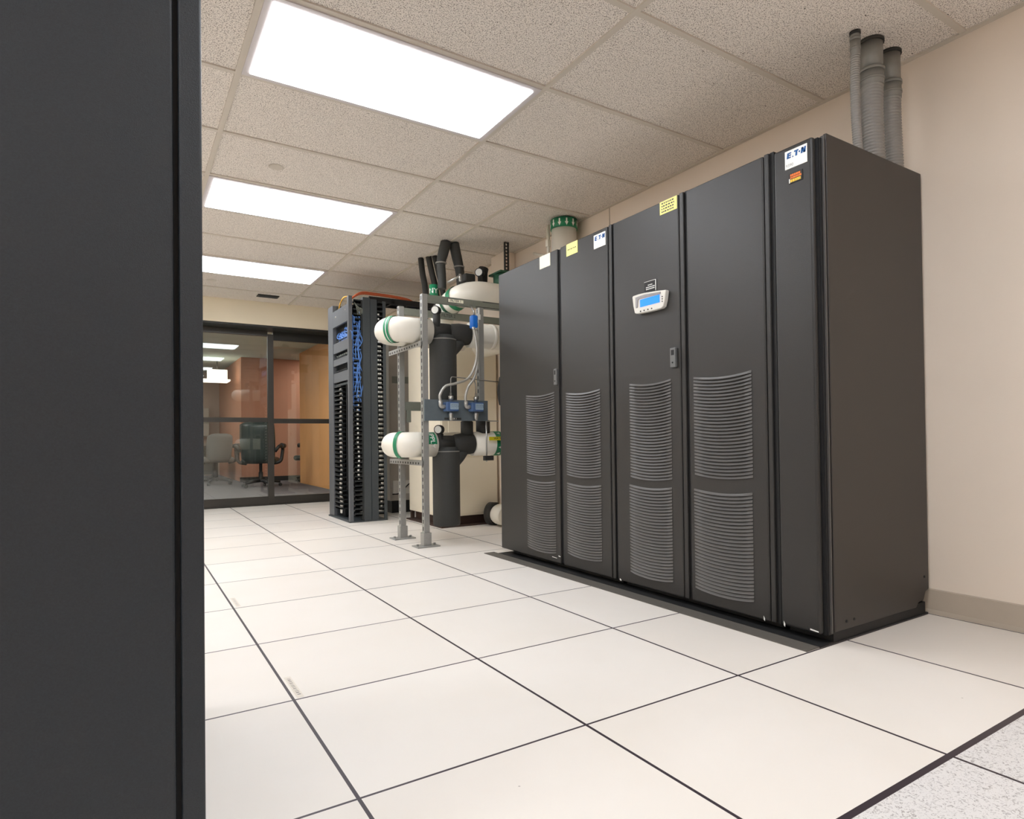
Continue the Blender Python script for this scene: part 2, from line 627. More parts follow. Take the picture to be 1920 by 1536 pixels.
def logo_badge(parent, y0, y1, z0, z1, text):
    """white badge with a blue wordmark, facing -X; y1 is the left edge"""
    mb = MB().box(FX - .0025, FX + .001, y0, y1, z0, z1)
    o = mb.build('name_badge', M['white'], parent, .0008)
    o['label'] = 'white badge with blue EATON lettering'
    w, h = y1 - y0, z1 - z0
    x = FX - .0032
    L = MB()

    def q(poly):
        L.add([(x, y1 - a * w, z0 + b * h) for a, b in poly], [tuple(range(len(poly)))])
    b0, b1 = .56, .87
    s = .03
    # E
    q([(.09, b0), (.185, b0), (.185 + s, b1), (.09 + s, b1)])
    for zz in (b0, b0 + .118, b1 - .075):
        k = s * (zz - b0) / (b1 - b0)
        q([(.16 + k, zz), (.28 + k, zz), (.29 + k, zz + .075), (.17 + k, zz + .075)])
    # A as a small wedge
    q([(.33, b0), (.41, b0), (.38, b0 + .09)])
    # T
    q([(.43, b1 - .08), (.63, b1 - .08), (.64, b1), (.44, b1)])
    q([(.48, b0), (.57, b0), (.59, b1 - .08), (.50, b1 - .08)])
    # O as a dot
    q([(.675 + .036 * math.cos(a), (b0 + b1) / 2 + .05 * math.sin(a)) for a in [2 * PI * i / 12 for i in range(12)]])
    # N
    q([(.73, b0), (.81, b0), (.84, b1), (.76, b1)])
    q([(.86, b0), (.94, b0), (.97, b1), (.89, b1)])
    q([(.76, b1), (.85, b1), (.94, b0), (.85, b0)])
    L.build('wordmark', M['logo'], o)
    if text:
        T = MB()
        text_on_x(T, text, .016, x, y1 - .22 * w, z0 + .17 * h)
        T.build('model_number', M['ink_grey'], o)
    return o


def note(parent, y0, y1, z0, z1, m, lines, label):
    o = MB().box(FX - .002, FX + .001, y0, y1, z0, z1).build('sticker', M[m], parent)
    o['label'] = label
    if lines:
        mb = MB()
        rnd = random.Random(int(y0 * 1000))
        for k in range(lines):
            z = z1 - (k + .8) * (z1 - z0) / (lines + .6)
            y = y1 - .012
            while y > y0 + .02:
                w = rnd.uniform(.004, .012)
                mb.add([(FX - .0026, y, z - .003), (FX - .0026, y - w, z - .003), (FX - .0026, y - w, z + .003), (FX - .0026, y, z + .003)], [(0, 1, 2, 3)])
                y -= w + rnd.uniform(.002, .006)
        mb.build('handwriting', M['ink'], o)
    return o


def grille(parent, y0, y1, z0, z1, sag=.013):
    """block of sagging curved louvres facing -X"""
    pitch = .0146
    n = int(round((z1 - z0) / pitch))
    pitch = (z1 - z0) / n
    seg = 14
    back = MB()
    lo = [(FX - .0006, y0 + (y1 - y0) * i / seg, z0 - sag * (1 - (2 * i / seg - 1) ** 2)) for i in range(seg + 1)]
    hi = [(FX - .0006, y0 + (y1 - y0) * i / seg, z1 - sag * (1 - (2 * i / seg - 1) ** 2)) for i in range(seg + 1)]
    back.add(lo + hi, [(i, i + 1, seg + 2 + i, seg + 1 + i) for i in range(seg)])
    g = back.build('grille', M['ups_dark'], parent)
    mb = MB()
    for k in range(n):
        zb = z0 + k * pitch
        prof = [(FX - .0008, .0140), (FX - .0045, .0072), (FX - .0075, .0046), (FX - .0075, .0034), (FX - .001, .0034)]
        vs = []
        for i in range(seg + 1):
            u = i / seg
            dz = -sag * (1 - (2 * u - 1) ** 2)
            e = min(1.0, 6 * min(u, 1 - u) + .25)
            for (px, pz) in prof:
                vs.append((FX - .0008 + (px - FX + .0008) * e, y0 + (y1 - y0) * u, zb + dz + pz))
        m = len(prof)
        fs = []
        for i in range(seg):
            for j in range(m - 1):
                a = i * m + j
                fs.append((a, a + 1, a + m + 1, a + m))
        mb.add(vs, fs)
    mb.build('louvres', M['slat'], g)
    return g


def door(parent, y0, y1, strip=None, zt=1.862, zb=.034, mname='ups'):
    mb = MB().box(FX, FX + .032, y0, y1, zb, zt)
    d = mb.build('door', M[mname], parent, .006, 3)
    return d


def handle(parent, y0, y1, z0, z1):
    mb = MB().box(FX - .014, FX + .001, y0, y1, z0, z1)
    o = mb.build('latch_handle', M['latch'], parent, .003)
    MB().box(FX - .0146, FX - .0138, y0 + .008, y1 - .008, z1 - .034, z1 - .010).build('slot', M['black'], o)
    mb = MB().cyl((FX - .0135, (y0 + y1) / 2, z0 + .022), (FX - .016, (y0 + y1) / 2, z0 + .022), .004, 14)
    mb.build('lock', M['ups_dark'], o)
    return o


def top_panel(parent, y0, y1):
    MB().box(FX + .04, XR - .016, y0, y1, 1.856, 1.8605).build('top_panel', M['grey_box'], parent)  # unseen pale top, added to bounce lamp light onto wall and ceiling


def post_strip(parent, y0, y1, gy0, gy1, zt=1.866):
    """narrow edge strip standing beside a dark gap"""
    MB().box(FX + .003, FX + .03, y0, y1, .034, zt).build('edge_strip', M['ups'], parent, .004)
    MB().box(FX + .014, FX + .05, gy0, gy1, .034, zt + .002).build('gap_seal', M['black'], parent)


YE = .004     # near end of the row

# --- far double-door cabinet
BC = thing('power_cabinet', 'charcoal two-door cabinet at the far left end of the row, two paper notes on top', 'cabinet', (2.08, 1.73, 0))
MB().box(FX + .034, XR - .015, 1.16, 2.312, .05, 1.858).build('body', M['ups_side'], BC, .004)
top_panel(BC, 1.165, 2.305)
MB().box(FX + .06, XR - .03, 1.16, 2.26, .004, .05).build('plinth', M['black'], BC)
d1 = door(BC, 1.632, 2.312)
d2 = door(BC, 1.180, 1.602)
MB().box(FX + .012, FX + .04, 1.602, 1.632, .04, 1.858).build('gap_seal', M['black'], BC)
post_strip(BC, 1.152, 1.176, 1.136, 1.154)
grille(d1, 1.675, 1.985, .545, 1.035)
grille(d1, 1.675, 1.985, .085, .512)
grille(d2, 1.255, 1.562, .550, 1.022)
grille(d2, 1.255, 1.562, .105, .512)
handle(d1, 1.636, 1.664, 1.072, 1.165)
note(d1, 1.701, 1.812, 1.783, 1.858, 'note_cream', 0, 'blank cream paper note')
note(d2, 1.434, 1.538, 1.792, 1.860, 'note_yellow', 1, 'pale yellow paper note')
logo_badge(d2, 1.193, 1.290, 1.769, 1.842, None)

# --- middle double-door cabinet with the display
UC = thing('power_cabinet', 'charcoal two-door cabinet in the middle of the row with the lit blue display', 'cabinet', (2.08, .66, 0))
MB().box(FX + .034, XR - .015, .212, 1.132, .05, 1.858).build('body', M['ups_side'], UC, .004)
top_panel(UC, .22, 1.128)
MB().box(FX + .06, XR - .03, .212, 1.132, .004, .05).build('plinth', M['black'], UC)
d3 = door(UC, .682, 1.132)
d4 = door(UC, .232, .634)
post_strip(UC, .654, .680, .636, .656)
post_strip(UC, .208, .230, .192, .210)
grille(d3, .742, 1.025, .562, 1.030)
grille(d3, .745, 1.035, .090, .530)
grille(d4, .300, .606, .590, 1.026)
grille(d4, .304, .612, .092, .534)
handle(d3, .700, .734, 1.078, 1.168)
note(d3, .688, .796, 1.800, 1.860, 'note_yellow', 4, 'yellow note with four handwritten lines')
# display
OUT = [(0.973, 1.446), (0.969, 1.453), (0.93, 1.4545), (0.887, 1.453), (0.808, 1.446), (0.75, 1.439), (0.746, 1.434), (0.754, 1.393), (0.764, 1.366), (0.778, 1.359), (0.83, 1.3575), (0.885, 1.3585), (0.945, 1.361), (0.957, 1.367), (0.966, 1.40)]
hm = MB().prism([(FX - .022, y, z) for y, z in OUT], (.024, 0, 0)).build('display_panel', M['hmi'], d3, .004)
hm['label'] = 'pale grey curved control panel with a blue screen'
MB().prism([(FX - .026, y, z) for y, z in [(0.946, 1.440), (0.885, 1.443), (0.778, 1.435), (0.778, 1.427), (0.92, 1.431), (.93, 1.424), (.935, 1.39), (.945, 1.39)]], (.006, 0, 0)).build('hood', M['hmi_shade'], hm)
MB().box(FX - .0235, FX - .020, .785, .916, 1.388, 1.424).build('screen', M['lcd'], hm)
for k, y in enumerate((.914, .889, .863, .838)):
    MB().cyl((FX - .0215, y, 1.3685), (FX - .0245, y, 1.3685), .0035, 12).build('button', M['ink'], hm)
for k, z in enumerate((1.411, 1.400, 1.389)):
    MB().cyl((FX - .0215, .768, z), (FX - .024, .768, z), .003, 12).build('indicator_light', M['ink'], hm)
nl = MB().box(FX - .002, FX + .001, .830, .907, 1.458, 1.507).build('name_plate', M['black'], d3)
nl['label'] = 'small black plate with white edge above the display'
mb = MB().box(FX - .0026, FX - .0018, .828, .832, 1.456, 1.509).box(FX - .0026, FX - .0018, .832, .908, 1.5075, 1.509)
rnd = random.Random(4)
for zz in (1.490, 1.480, 1.471):
    y = .895 if zz < 1.485 else .882
    ye = .842 if zz < 1.485 else .856
    while y > ye:
        w = rnd.uniform(.003, .006)
        mb.add([(FX - .0028, y, zz - .0022), (FX - .0028, y - w, zz - .0022), (FX - .0028, y - w, zz + .0022), (FX - .0028, y, zz + .0022)], [(0, 1, 2, 3)])
        y -= w + .0015
mb.build('print', M['white'], nl)

# --- near narrow cabinet with the big side panel
NC = thing('power_cabinet', 'narrow charcoal cabinet at the near end of the row, orange sticker under its badge', 'cabinet', (2.08, .10, 0))
MB().box(FX + .034, XR - .015, .02, .188, .05, 1.858).build('body', M['ups'], NC, .004)
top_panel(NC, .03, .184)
MB().box(FX + .06, XR - .03, .008, .188, .004, .05).build('plinth', M['black'], NC)
d5 = MB().box(FX, FX + .026, .020, .186, .034, 1.856).build('door', M['ups'], NC, .012, 4)
MB().box(FX + .022, FX + .060, .012, .030, .034, 1.852).build('gap_seal', M['black'], NC)
MB().box(FX + .036, FX + .042, -.002, .012, .040, 1.858).build('edge_trim', M['slat'], NC, .001)
MB().box(FX + .026, FX + .056, .006, .020, .034, 1.850).build('gap_seal', M['black'], NC)
mb = MB().prism([(FX + .056, 0, .040), (XR - .12, 0, .040), (XR - .10, 0, .058), (XR - .055, 0, .066), (XR - .04, 0, .095), (XR - .012, 0, .105), (XR - .012, 0, 1.872), (FX + .056, 0, 1.872)], (0, .014, 0))
sp = mb.build('side_panel', M['ups_side'], NC, .003)
for (x, z) in ((FX + .13, .070), (FX + .18, .070), (XR - .05, .16)):
    MB().cyl((x, .001, z), (x, -.003, z), .005, 10).build('screw', M['black'], sp)
logo_badge(d5, .040, .132, 1.768, 1.837, '9390')
st = MB().box(FX - .002, FX + .001, .060, .117, 1.710, 1.748).build('sticker', M['ups_dark'], d5)
st['label'] = 'dark sticker with orange and amber print'
mb = MB()
rnd = random.Random(3)
for (za, zb_, mi) in ((1.736, 1.744, 0), (1.727, 1.734, 0), (1.714, 1.7245, 1)):
    y = .110
    while y > .068:
        w = rnd.uniform(.004, .011)
        mb.add([(FX - .0026, y, za), (FX - .0026, max(y - w, .064), za), (FX - .0026, max(y - w, .064), zb_), (FX - .0026, y, zb_)], [(0, 1, 2, 3)], False, mi)
        y -= w + .0012
mb.build('print', [M['sticker_orange'], M['sticker_amber']], st)
MB().box(FX - .0028, FX - .002, .112, .1155, 1.712, 1.728).build('white_edge', M['white'], st)
# paint chips on the bottom edges
for (d, y, z, w, h) in ((d4, .262, .036, .006, .016), (d5, .172, .036, .006, .018), (d5, .062, .045, .034, .006), (d3, 1.118, .036, .012, .010), (d1, 1.72, .062, .05, .004), (d1, 1.655, .075, .02, .006)):
    MB().add([(FX - .0006, y, z), (FX - .0006, y - w, z - .3 * h), (FX - .0006, y - w, z + .4 * h), (FX - .0006, y, z + h)], [(0, 1, 2, 3)]).build('paint_chip', M['white'], d)

# dark floor plate under the row; black part paints the recess and its shadow
o = MB().box(1.592, 1.668, .006, 2.36, .0, .0035).box(1.668, XR - .005, .004, 2.30, 0, .0045, 1).build('floor_plate', [M['plate'], M['black']])
recentre(o, (1.7, 1.2, 0))
tag(o, 'dark grey flat plate on the floor under the row of charcoal cabinets', 'floor plate')

# ------------------------------------------------------------------ flexible conduits above the near cabinet
def conduit(pts_low, r, ztop_fit, label, zfit=2.20):
    """corrugated hose from the cabinet top, smooth fitting into the ceiling"""
    x, y = pts_low[-1][0], pts_low[-1][1]
    t = thing('flexible_conduit', label, 'conduit', (pts_low[0][0], pts_low[0][1], 1.858), 'grey conduits rising to the ceiling')
    path = spline(pts_low, 40)
    pts, rs = [], []
    # resample with ribs
    tot = sum((path[i + 1] - path[i]).length for i in range(len(path) - 1))
    rib = max(.0095, r * .32)
    n = int(tot / rib) * 4
    acc, i = 0.0, 0
    for k in range(n + 1):
        s = tot * k / n
        while i < len(path) - 2 and acc + (path[i + 1] - path[i]).length < s:
            acc += (path[i + 1] - path[i]).length
            i += 1
        L = (path[i + 1] - path[i]).length
        pts.append(path[i].lerp(path[i + 1], min(1, (s - acc) / L if L else 0)))
        rs.append(r * (1 + (.10, .03, -.10, .03)[k % 4]))
    MB().tube(pts, rs, 24).build('hose', M['flex'], t)
    # coupling rings
    p = Vector(pts_low[-1])
    f = MB()
    f.tube([(p.x, p.y, p.z - .01), (p.x, p.y, p.z + .05)], r * 1.13, 24)
    f.tube([(p.x, p.y, p.z + .012), (p.x, p.y, p.z + .022)], r * 1.2, 24)
    f.tube([(p.x, p.y, p.z + .05), (p.x, p.y, p.z + .062)], r * 1.22, 24)
    f.build('coupling', M['fitting'], t)
    f = MB()
    f.tube([(p.x, p.y, p.z + .06), (p.x, p.y, H - .006)], r * 1.08, 24)
    f.build('pipe_stub', M['fitting'], t)
    f = MB()
    f.tube([(p.x, p.y, H - .010), (p.x, p.y, H + .003)], r * 1.22, 24)
    f.build('collar', M['foam_dark'], t)
    return t


conduit([(2.085, .06, 1.858), (2.068, .06, 1.98), (2.060, .06, 2.14), (2.068, .06, 2.30)], .017, 2.38, 'thinnest corrugated grey conduit above the near cabinet, left of the other two')
conduit([(2.196, .06, 1.858), (2.186, .06, 1.98), (2.180, .06, 2.10), (2.186, .06, 2.205)], .040, 2.38, 'thick corrugated grey conduit in the middle of three above the near cabinet')
conduit([(2.345, .06, 1.858), (2.338, .06, 1.98), (2.330, .06, 2.10), (2.331, .06, 2.195)], .037, 2.38, 'corrugated grey conduit nearest the wall corner above the near cabinet')

# ------------------------------------------------------------------ foreground black cabinet
FC = thing('rack_cabinet', 'tall slate black cabinet filling the left edge of the view', 'cabinet', (-.64, .25, 0))
yc = -.26
MB().box(-.94, -.352, yc + .004, .72, .04, 2.06).build('side_panel', M['cabinet'], FC, .004)
MB().box(-.352, -.345, yc + .02, .72, .04, 2.055).build('gap_seal', M['black'], FC)
MB().box(-.345, -.314, yc, .74, .02, 2.07).build('corner_post', M['cabinet'], FC, .003)
MB().box(-.94, -.314, yc + .03, .72, 2.055, 2.075).build('top', M['cabinet'], FC)
MB().box(-.92, -.33, yc + .05, .70, 0, .045).build('plinth', M['black'], FC)

# ------------------------------------------------------------------ strut frame with rails, beams and panel
def strut_z(mb, x, y, z0, z1, w=.041, open_dir=(-1, 0), slots=True):
    """channel post: three sides and lips, slots as dark inlays on the left face"""
    a = w / 2
    mb.box(x - a, x + a, y - a, y + a, z0, z1)
    if slots:
        z = z0 + .06
        while z < z1 - .03:
            mb.box(x - a - .0006, x - a + .002, y - .007, y + .007, z, z + .028, 1)
            z += .05


PF = thing('pipe_support_frame', 'galvanised strut frame with two floor posts carrying the white pipes', 'frame', (1.39, 3.07, 0))
for (y, zt, lb) in ((2.85, 1.806, 'front'), (3.30, 1.80, 'rear')):
    mb = MB()
    strut_z(mb, 1.39, y, .004, zt)
    p = mb.build('post', [M['strut'], M['ups_dark']], PF)
    mb = MB().box(1.39 - .085, 1.39 + .085, y - .06, y + .06, 0, .009)
    mb.box(1.36, 1.42, y - .03, y + .03, .006, .10)
    for sx in (-.065, .065):
        mb.cyl((1.39 + sx, y, .008), (1.39 + sx, y, .022), .009, 8)
    mb.build('base_plate', M['strut'], p, .002)
for z, nm in ((1.462, 0), (.608, 1)):
    mb = MB().box(1.355, 1.40, 2.83, 3.47, z, z + .006)
    mb.box(1.355, 1.361, 2.83, 3.47, z - .03, z)
    for k in range(12):
        mb.box(1.3545, 1.356, 2.88 + k * .05, 2.90 + k * .05, z - .022, z - .008, 1)
    mb.build('rail', [M['strut'], M['ups_dark']], PF)
# long beams towards the wall
for y, z0, z1 in ((2.85, 1.752, 1.803), (3.30, 1.738, 1.790)):
    b = MB().box(1.411, 2.44, y - .02, y + .02, z0, z1).build('beam', M['beam'], PF)
    if y < 3:
        mb = MB().box(1.57, 1.70, y - .0215, y - .0195, z0 + .012, z0 + .042)
        lbm = mb.build('label_plate', M['ink'], b)
        T = MB().box(1.573, 1.697, y - .0225, y - .021, z0 + .015, z0 + .039)
        T.build('label_face', M['note_cream'], b)
        T = MB()
        text_on_y(T, 'FILTER 1', .024, y - .0232, 1.635, z0 + .027, .01)
        T.build('lettering', M['ink'], b)
        s = MB().box(1.86, 2.42, y - .0212, y - .0195, z0 + .044, z0 + .048)
        s.box(1.80, 2.42, y - .0212, y - .0195, z0 + .003, z0 + .007)
        s.build('slots', M['ups_dark'], b)
    else:
        T = MB()
        text_on_y(T, 'FILTER 2', .034, y - .0212, 1.79, z0 + .024, .01)
        T.build('lettering', M['ink'], b)
mb = MB()
strut_z(mb, 1.845, 2.85, .90, 1.752)
hp = mb.build('hanging_post', [M['strut'], M['ups_dark']], PF)
MB().box(1.815, 1.83, 2.826, 2.829, 1.70, 1.75).box(1.822, 1.838, 2.826, 2.829, 1.66, 1.70).build('bracket', M['white'], hp)
# instrument panel plate
MB().box(1.372, 1.885, 2.812, 2.828, .898, 1.050).build('panel_plate', M['panel_blue'], PF, .002)
T = MB().box(1.525, 1.66, 2.8105, 2.812, .905, .920)
T.build('label_plate', M['ink'], PF)
T = MB()
text_on_y(T, 'FILTER 1', .017, 2.8095, 1.592, .9125, .012)
T.build('lettering', M['white'], PF)
MB().box(1.885, 1.99, 2.835, 2.85, .895, .902).build('rod', M['strut'], PF)
MB().cyl((1.885, 2.84, .59), (1.885, 2.84, .90), .006, 10).build('rod', M['steel'], PF)
MB().box(1.865, 1.935, 2.82, 2.86, .60, .635).build('pipe_clamp', M['foam_dark'], PF)
# steel arm across the frame between the posts, behind
MB().box(1.43, 1.46, 3.28, 3.30, .90, 1.0).build('brace', M['beam'], PF)
MB().box(1.41, 1.62, 3.285, 3.30, .99, 1.06).build('brace', M['beam'], PF)

# transmitters
def transmitter(x, label):
    y = 2.812
    t = thing('transmitter', label, 'transmitter', (x, y, .97), 'blue pressure transmitters on the panel')
    b = MB().box(x - .048, x + .048, y - .07, y, .965, 1.032).build('housing', M['tx_blue'], t, .006)
    MB().box(x - .022, x + .042, y - .072, y - .069, .978, 1.022).build('label_plate', M['tx_lcd'], b)
    T = MB()
    rnd = random.Random(int(x * 100))
    for zz in (1.014, 1.006, .998, .988):
        xx = x - .018
        while xx < x + .036:
            w = rnd.uniform(.004, .010)
            T.add([(xx, y - .0726, zz - .002), (xx + w, y - .0726, zz - .002), (xx + w, y - .0726, zz + .002), (xx, y - .0726, zz + .002)], [(0, 1, 2, 3)])
            xx += w + .003
    T.build('print', M['panel_blue'], b)
    MB().tube([(x - .0, y - .035, .965), (x, y - .035, .945), (x, y - .035, .90)], [.012, .017, .012], 14).build('stem', M['steel'], t)
    MB().tube([(x, y - .035, 1.03), (x, y - .035, 1.05), (x, y - .035, 1.052), (x, y - .035, 1.075), (x, y - .035, 1.077), (x, y - .035, 1.10)], [.014, .014, .018, .018, .009, .007], 8).build('cable_gland', M['steel'], t)
    MB().tube(fillet([(x - .048, y - .035, .998), (x - .083, y - .035, .998), (x - .083, y - .035, 1.04)], .03), .014, 14).build('elbow_fitting', M['flex_metal'], t)
    return t


transmitter(1.562, 'blue transmitter box on the instrument panel, nearer the front post')
transmitter(1.765, 'blue transmitter box on the instrument panel, nearer the hanging post')


def ribbed(mb, pts, r, rib=.012):
    path = spline(pts, 30)
    tot = sum((path[i + 1] - path[i]).length for i in range(len(path) - 1))
    n = int(tot / rib) * 3
    P, R = [], []
    acc, i = 0.0, 0
    for k in range(n + 1):
        s = tot * k / n
        while i < len(path) - 2 and acc + (path[i + 1] - path[i]).length < s:
            acc += (path[i + 1] - path[i]).length
            i += 1
        L = (path[i + 1] - path[i]).length
        P.append(path[i].lerp(path[i + 1], min(1, (s - acc) / L if L else 0)))
        R.append(r * (1.08, 1.0, .9)[k % 3])
    mb.tube(P, R, 12)


yt = 2.777
for (pts, lb) in ((((1.479, yt, 1.035), (1.476, yt, 1.08), (1.52, yt, 1.145), (1.60, yt - .01, 1.168), (1.70, yt - .01, 1.21), (1.765, yt, 1.32), (1.772, yt - .01, 1.44), (1.752, yt, 1.585)), 'silver flexible hose sweeping from the left transmitter up to the blue box'),
                  (((1.682, yt, 1.035), (1.680, yt, 1.08), (1.705, yt, 1.15), (1.75, yt, 1.21), (1.786, yt + .012, 1.31), (1.795, yt + .014, 1.45), (1.778, yt + .012, 1.585)), 'silver flexible hose running steeply from the right transmitter to the blue box')):
    mb = MB()
    ribbed(mb, pts, .0098)
    o = mb.build('flexible_hose', M['flex_metal'])
    recentre(o, pts[0])
    tag(o, lb, 'hose', 'hoses to the blue junction box')
# blue junction box
t = thing('junction_box', 'bright blue rounded junction box hanging by the strut post', 'junction box', (1.785, 2.79, 1.59))
MB().box(1.738, 1.790, 2.772, 2.822, 1.582, 1.682).build('housing', M['blue'], t, .014, 4)
mb = MB()
for x, y in ((1.752, yt), (1.778, yt + .012)):
    mb.cyl((x, y, 1.57), (x, y, 1.59), .0125, 10)
mb.build('cable_gland', M['steel'], t)
MB().tube([(1.775, 2.80, 1.68), (1.770, 2.81, 1.72), (1.755, 2.83, 1.76)], .008, 10).build('stem', M['steel'], t)
# thin copper sense lines
for pts, lb in ((((1.562, 2.777, 1.10), (1.562, 2.777, 1.16), (1.562, 2.777, 1.215), (1.62, 2.80, 1.215), (1.86, 2.83, 1.205), (2.02, 2.86, 1.20)), 'thin metal sensing tube bending right above the left transmitter'),
                (((1.765, 2.777, 1.10), (1.765, 2.777, 1.16), (1.765, 2.80, 1.205)), 'short thin metal sensing tube rising from the right transmitter')):
    o = MB().tube(fillet(pts, .03), .0042, 8).build('sensing_tube', M['fitting'])
    recentre(o, pts[0])
    tag(o, lb, 'tube', 'sensing tubes over the panel')


# ------------------------------------------------------------------ insulated pipes
def pipe_band(parent, c, axis, r, ang0, ang1, w, m='green', text=None, tsize=.05, flip=1, tw=True, tang=None):
    """tape band patch around a pipe: c centre, axis unit vector"""
    ax = Vector(axis).normalized()
    ref = Vector((0, 0, 1))
    u = (ref - ax * ref.dot(ax)).normalized()
    v = ax.cross(u)
    n = max(6, int(abs(ang1 - ang0) / .12))
    vs, fs = [], []
    for i in range(n + 1):
        a = ang0 + (ang1 - ang0) * i / n
        d = u * math.cos(a) + v * math.sin(a)
        for s in (-.5, .5):
            vs.append(Vector(c) + ax * (s * w) + d * (r + .0025))
    for i in range(n):
        fs.append((2 * i, 2 * i + 1, 2 * i + 3, 2 * i + 2))
    mb = MB()
    mb.add(vs, fs, True)
    o = mb.build('tape_band', M[m], parent)
    if text:
        T = MB()
        tv, tf = text_geo(text, tsize, .01)
        out = []
        am = (ang0 + ang1) / 2 if tang is None else tang
        for a, b in tv:
            an = am + flip * a / r
            d = u * math.cos(an) + v * math.sin(an)
            out.append(Vector(c) + ax * (flip * b * (1 if tw else -1)) + d * (r + .0042))
        T.add(out, tf)
        T.build('lettering', M['white'], o)
    return o


YP = 2.985   # line of the strainers
# -- lower white U pipe
zl, RW = .727, .092
PL = thing('insulated_pipe', 'lower white insulated pipe bend resting on the frame, green SUPPLY tape', 'pipe', (1.40, 3.2, zl))
path = fillet([(1.518, YP, zl), (1.255, YP, zl), (1.255, 3.18, zl), (1.87, 3.18, zl)], .097, 14)
MB().tube(path, RW, 32).build('jacket', M['pipe_white'], PL)
pipe_band(PL, (1.2746, 3.0145, zl), (-.63, .77, 0), RW + .003, -PI, PI, .028, 'green')
pipe_band(PL, (1.468, YP, zl), (1, 0, 0), RW, .35, 1.55, .07, 'green', 'SUPPLY', .05, 1, True, .95)
# -- upper white U pipe
zu = 1.565
PU = thing('insulated_pipe', 'upper white insulated pipe bend on the frame with slanted green tape', 'pipe', (1.40, 3.2, zu))
path = fillet([(1.490, YP, zu), (1.21, YP, zu), (1.21, 3.18, zu), (1.87, 3.18, zu)], .097, 14)
MB().tube(path, RW, 32).build('jacket', M['pipe_white'], PU)
pipe_band(PU, (1.2255, 3.020, zu), (-.56, .83, 0), RW + .003, -PI, PI, .042, 'green')
pipe_band(PU, (1.2255, 3.020, zu), (-.56, .83, 0), RW + .004, -PI, PI, .006, 'white')


# -- strainers in black foam
def strainer(xc, z, zb, label, rb, ballx):
    t = thing('pipe_strainer', label, 'pipe strainer', (xc, YP, zb), 'black insulated strainers')
    MB().tube([(xc, YP, zb), (xc, YP, zb + .012), (xc, YP, z - .09), (xc, YP, z - .055), (xc, YP, z - .02)], [rb * .93, rb, rb, rb * .97, rb * .80], 32).build('drop_leg', M['foam'], t)
    MB().tube([(xc - .095, YP, z), (xc - .05, YP, z), (xc + .05, YP, z)], [.058, .06, .06], 24).build('inlet', M['foam_dark'], t)
    MB().tube([(ballx - .13, YP, z), (ballx - .10, YP, z), (ballx - .05, YP, z), (ballx + .02, YP, z), (ballx + .05, YP, z)], [.06, .075, .082, .08, .074], 24).build('valve_jacket', M['foam_dark'], t)
    MB().tube([(xc + .04, YP, z - .16), (xc + .10, YP, z - .09), (xc + .15, YP, z - .02)], [.05, .055, .055], 20).build('branch', M['foam'], t)
    # cap with strap on the head
    MB().box(xc - .05, xc + .05, YP - .05, YP + .05, z - .02, z + .065).build('head', M['foam_dark'], t, .012)
    MB().tube([(xc, YP, z - .058), (xc, YP, z - .050)], rb * 1.0, 32).build('strap', M['fitting'], t)
    return t


strainer(1.617, zl, .118, 'lower black foam-wrapped strainer hanging just above the floor', .102, 1.795)
strainer(1.600, zu, .98, 'upper black foam-wrapped strainer above the instrument panel', .102, 1.775)

# gauges standing beside the pipe ends
for (x, z, lb) in ((1.545, zl + .11, 'small round gauge on a black stem above the lower pipe'), (1.53, zu + .16, 'small round gauge on a black stem above the upper pipe')):
    t = thing('pressure_gauge', lb, 'gauge', (x, YP - .02, z - .12), 'gauges on black stems')
    MB().tube([(x + .012, YP - .02, z - .15), (x + .012, YP - .02, z - .03)], .028, 16).build('stem', M['foam_dark'], t)
    c = Vector((x, YP - .03, z))
    d = Vector((-.75, -.66, 0)).normalized()
    g = MB().cyl(c + d * -.03, c + d * .012, .034, 22).build('case', M['black'], t)
    MB().cyl(c + d * .010, c + d * .0145, .027, 22).build('dial', M['gauge'], g)

# -- white pipe going right from the lower strainer
PR = thing('insulated_pipe', 'short white pipe beside the lower strainer with yellow tag and green arrows', 'pipe', (2.1, YP, zl))
MB().tube([(1.838, YP, zl), (2.44, YP, zl)], .093, 32).build('jacket', M['pipe_white'], PR)
bd = pipe_band(PR, (2.04, YP, zl), (1, 0, 0), .093, -PI, PI, .065, 'green')
mb = MB()
for k in range(10):
    a0 = k * 2 * PI / 10
    for dx0, wd in ((-.012, .010), (.0, .018)):
        pass
    ring = []
    for (ax_, an) in ((2.02, 0), (2.05, .13), (2.05, -.13)):
        ring.append((ax_, YP - math.sin(a0 + an) * .0972, zl + math.cos(a0 + an) * .0972))
    mb.add(ring, [(0, 1, 2)])
mb.build('arrows', M['white'], bd)
yt_ = MB().box(1.925, 2.09, YP - .118, YP - .112, zl + .025, zl + .052).build('tag', M['yellow'], PR)
T = MB()
text_on_y(T, 'WATER', .024, YP - .119, 2.005, zl + .0385, .012)
T.build('lettering', M['ink'], yt_)
PR2 = thing('insulated_pipe', 'glossy grey pipe elbow seen right of the hanging post, upper level', 'pipe', (2.1, YP, zu))
MB().tube(fillet([(1.815, YP, zu), (2.20, YP, zu), (2.20, YP + .5, zu)], .16, 10), .095, 32).build('jacket', M['pipe_white'], PR2)
MB().tube([(2.0, YP, zu), (2.03, YP, zu)], .099, 32).build('seam_ring', M['pipe_white'], PR2)

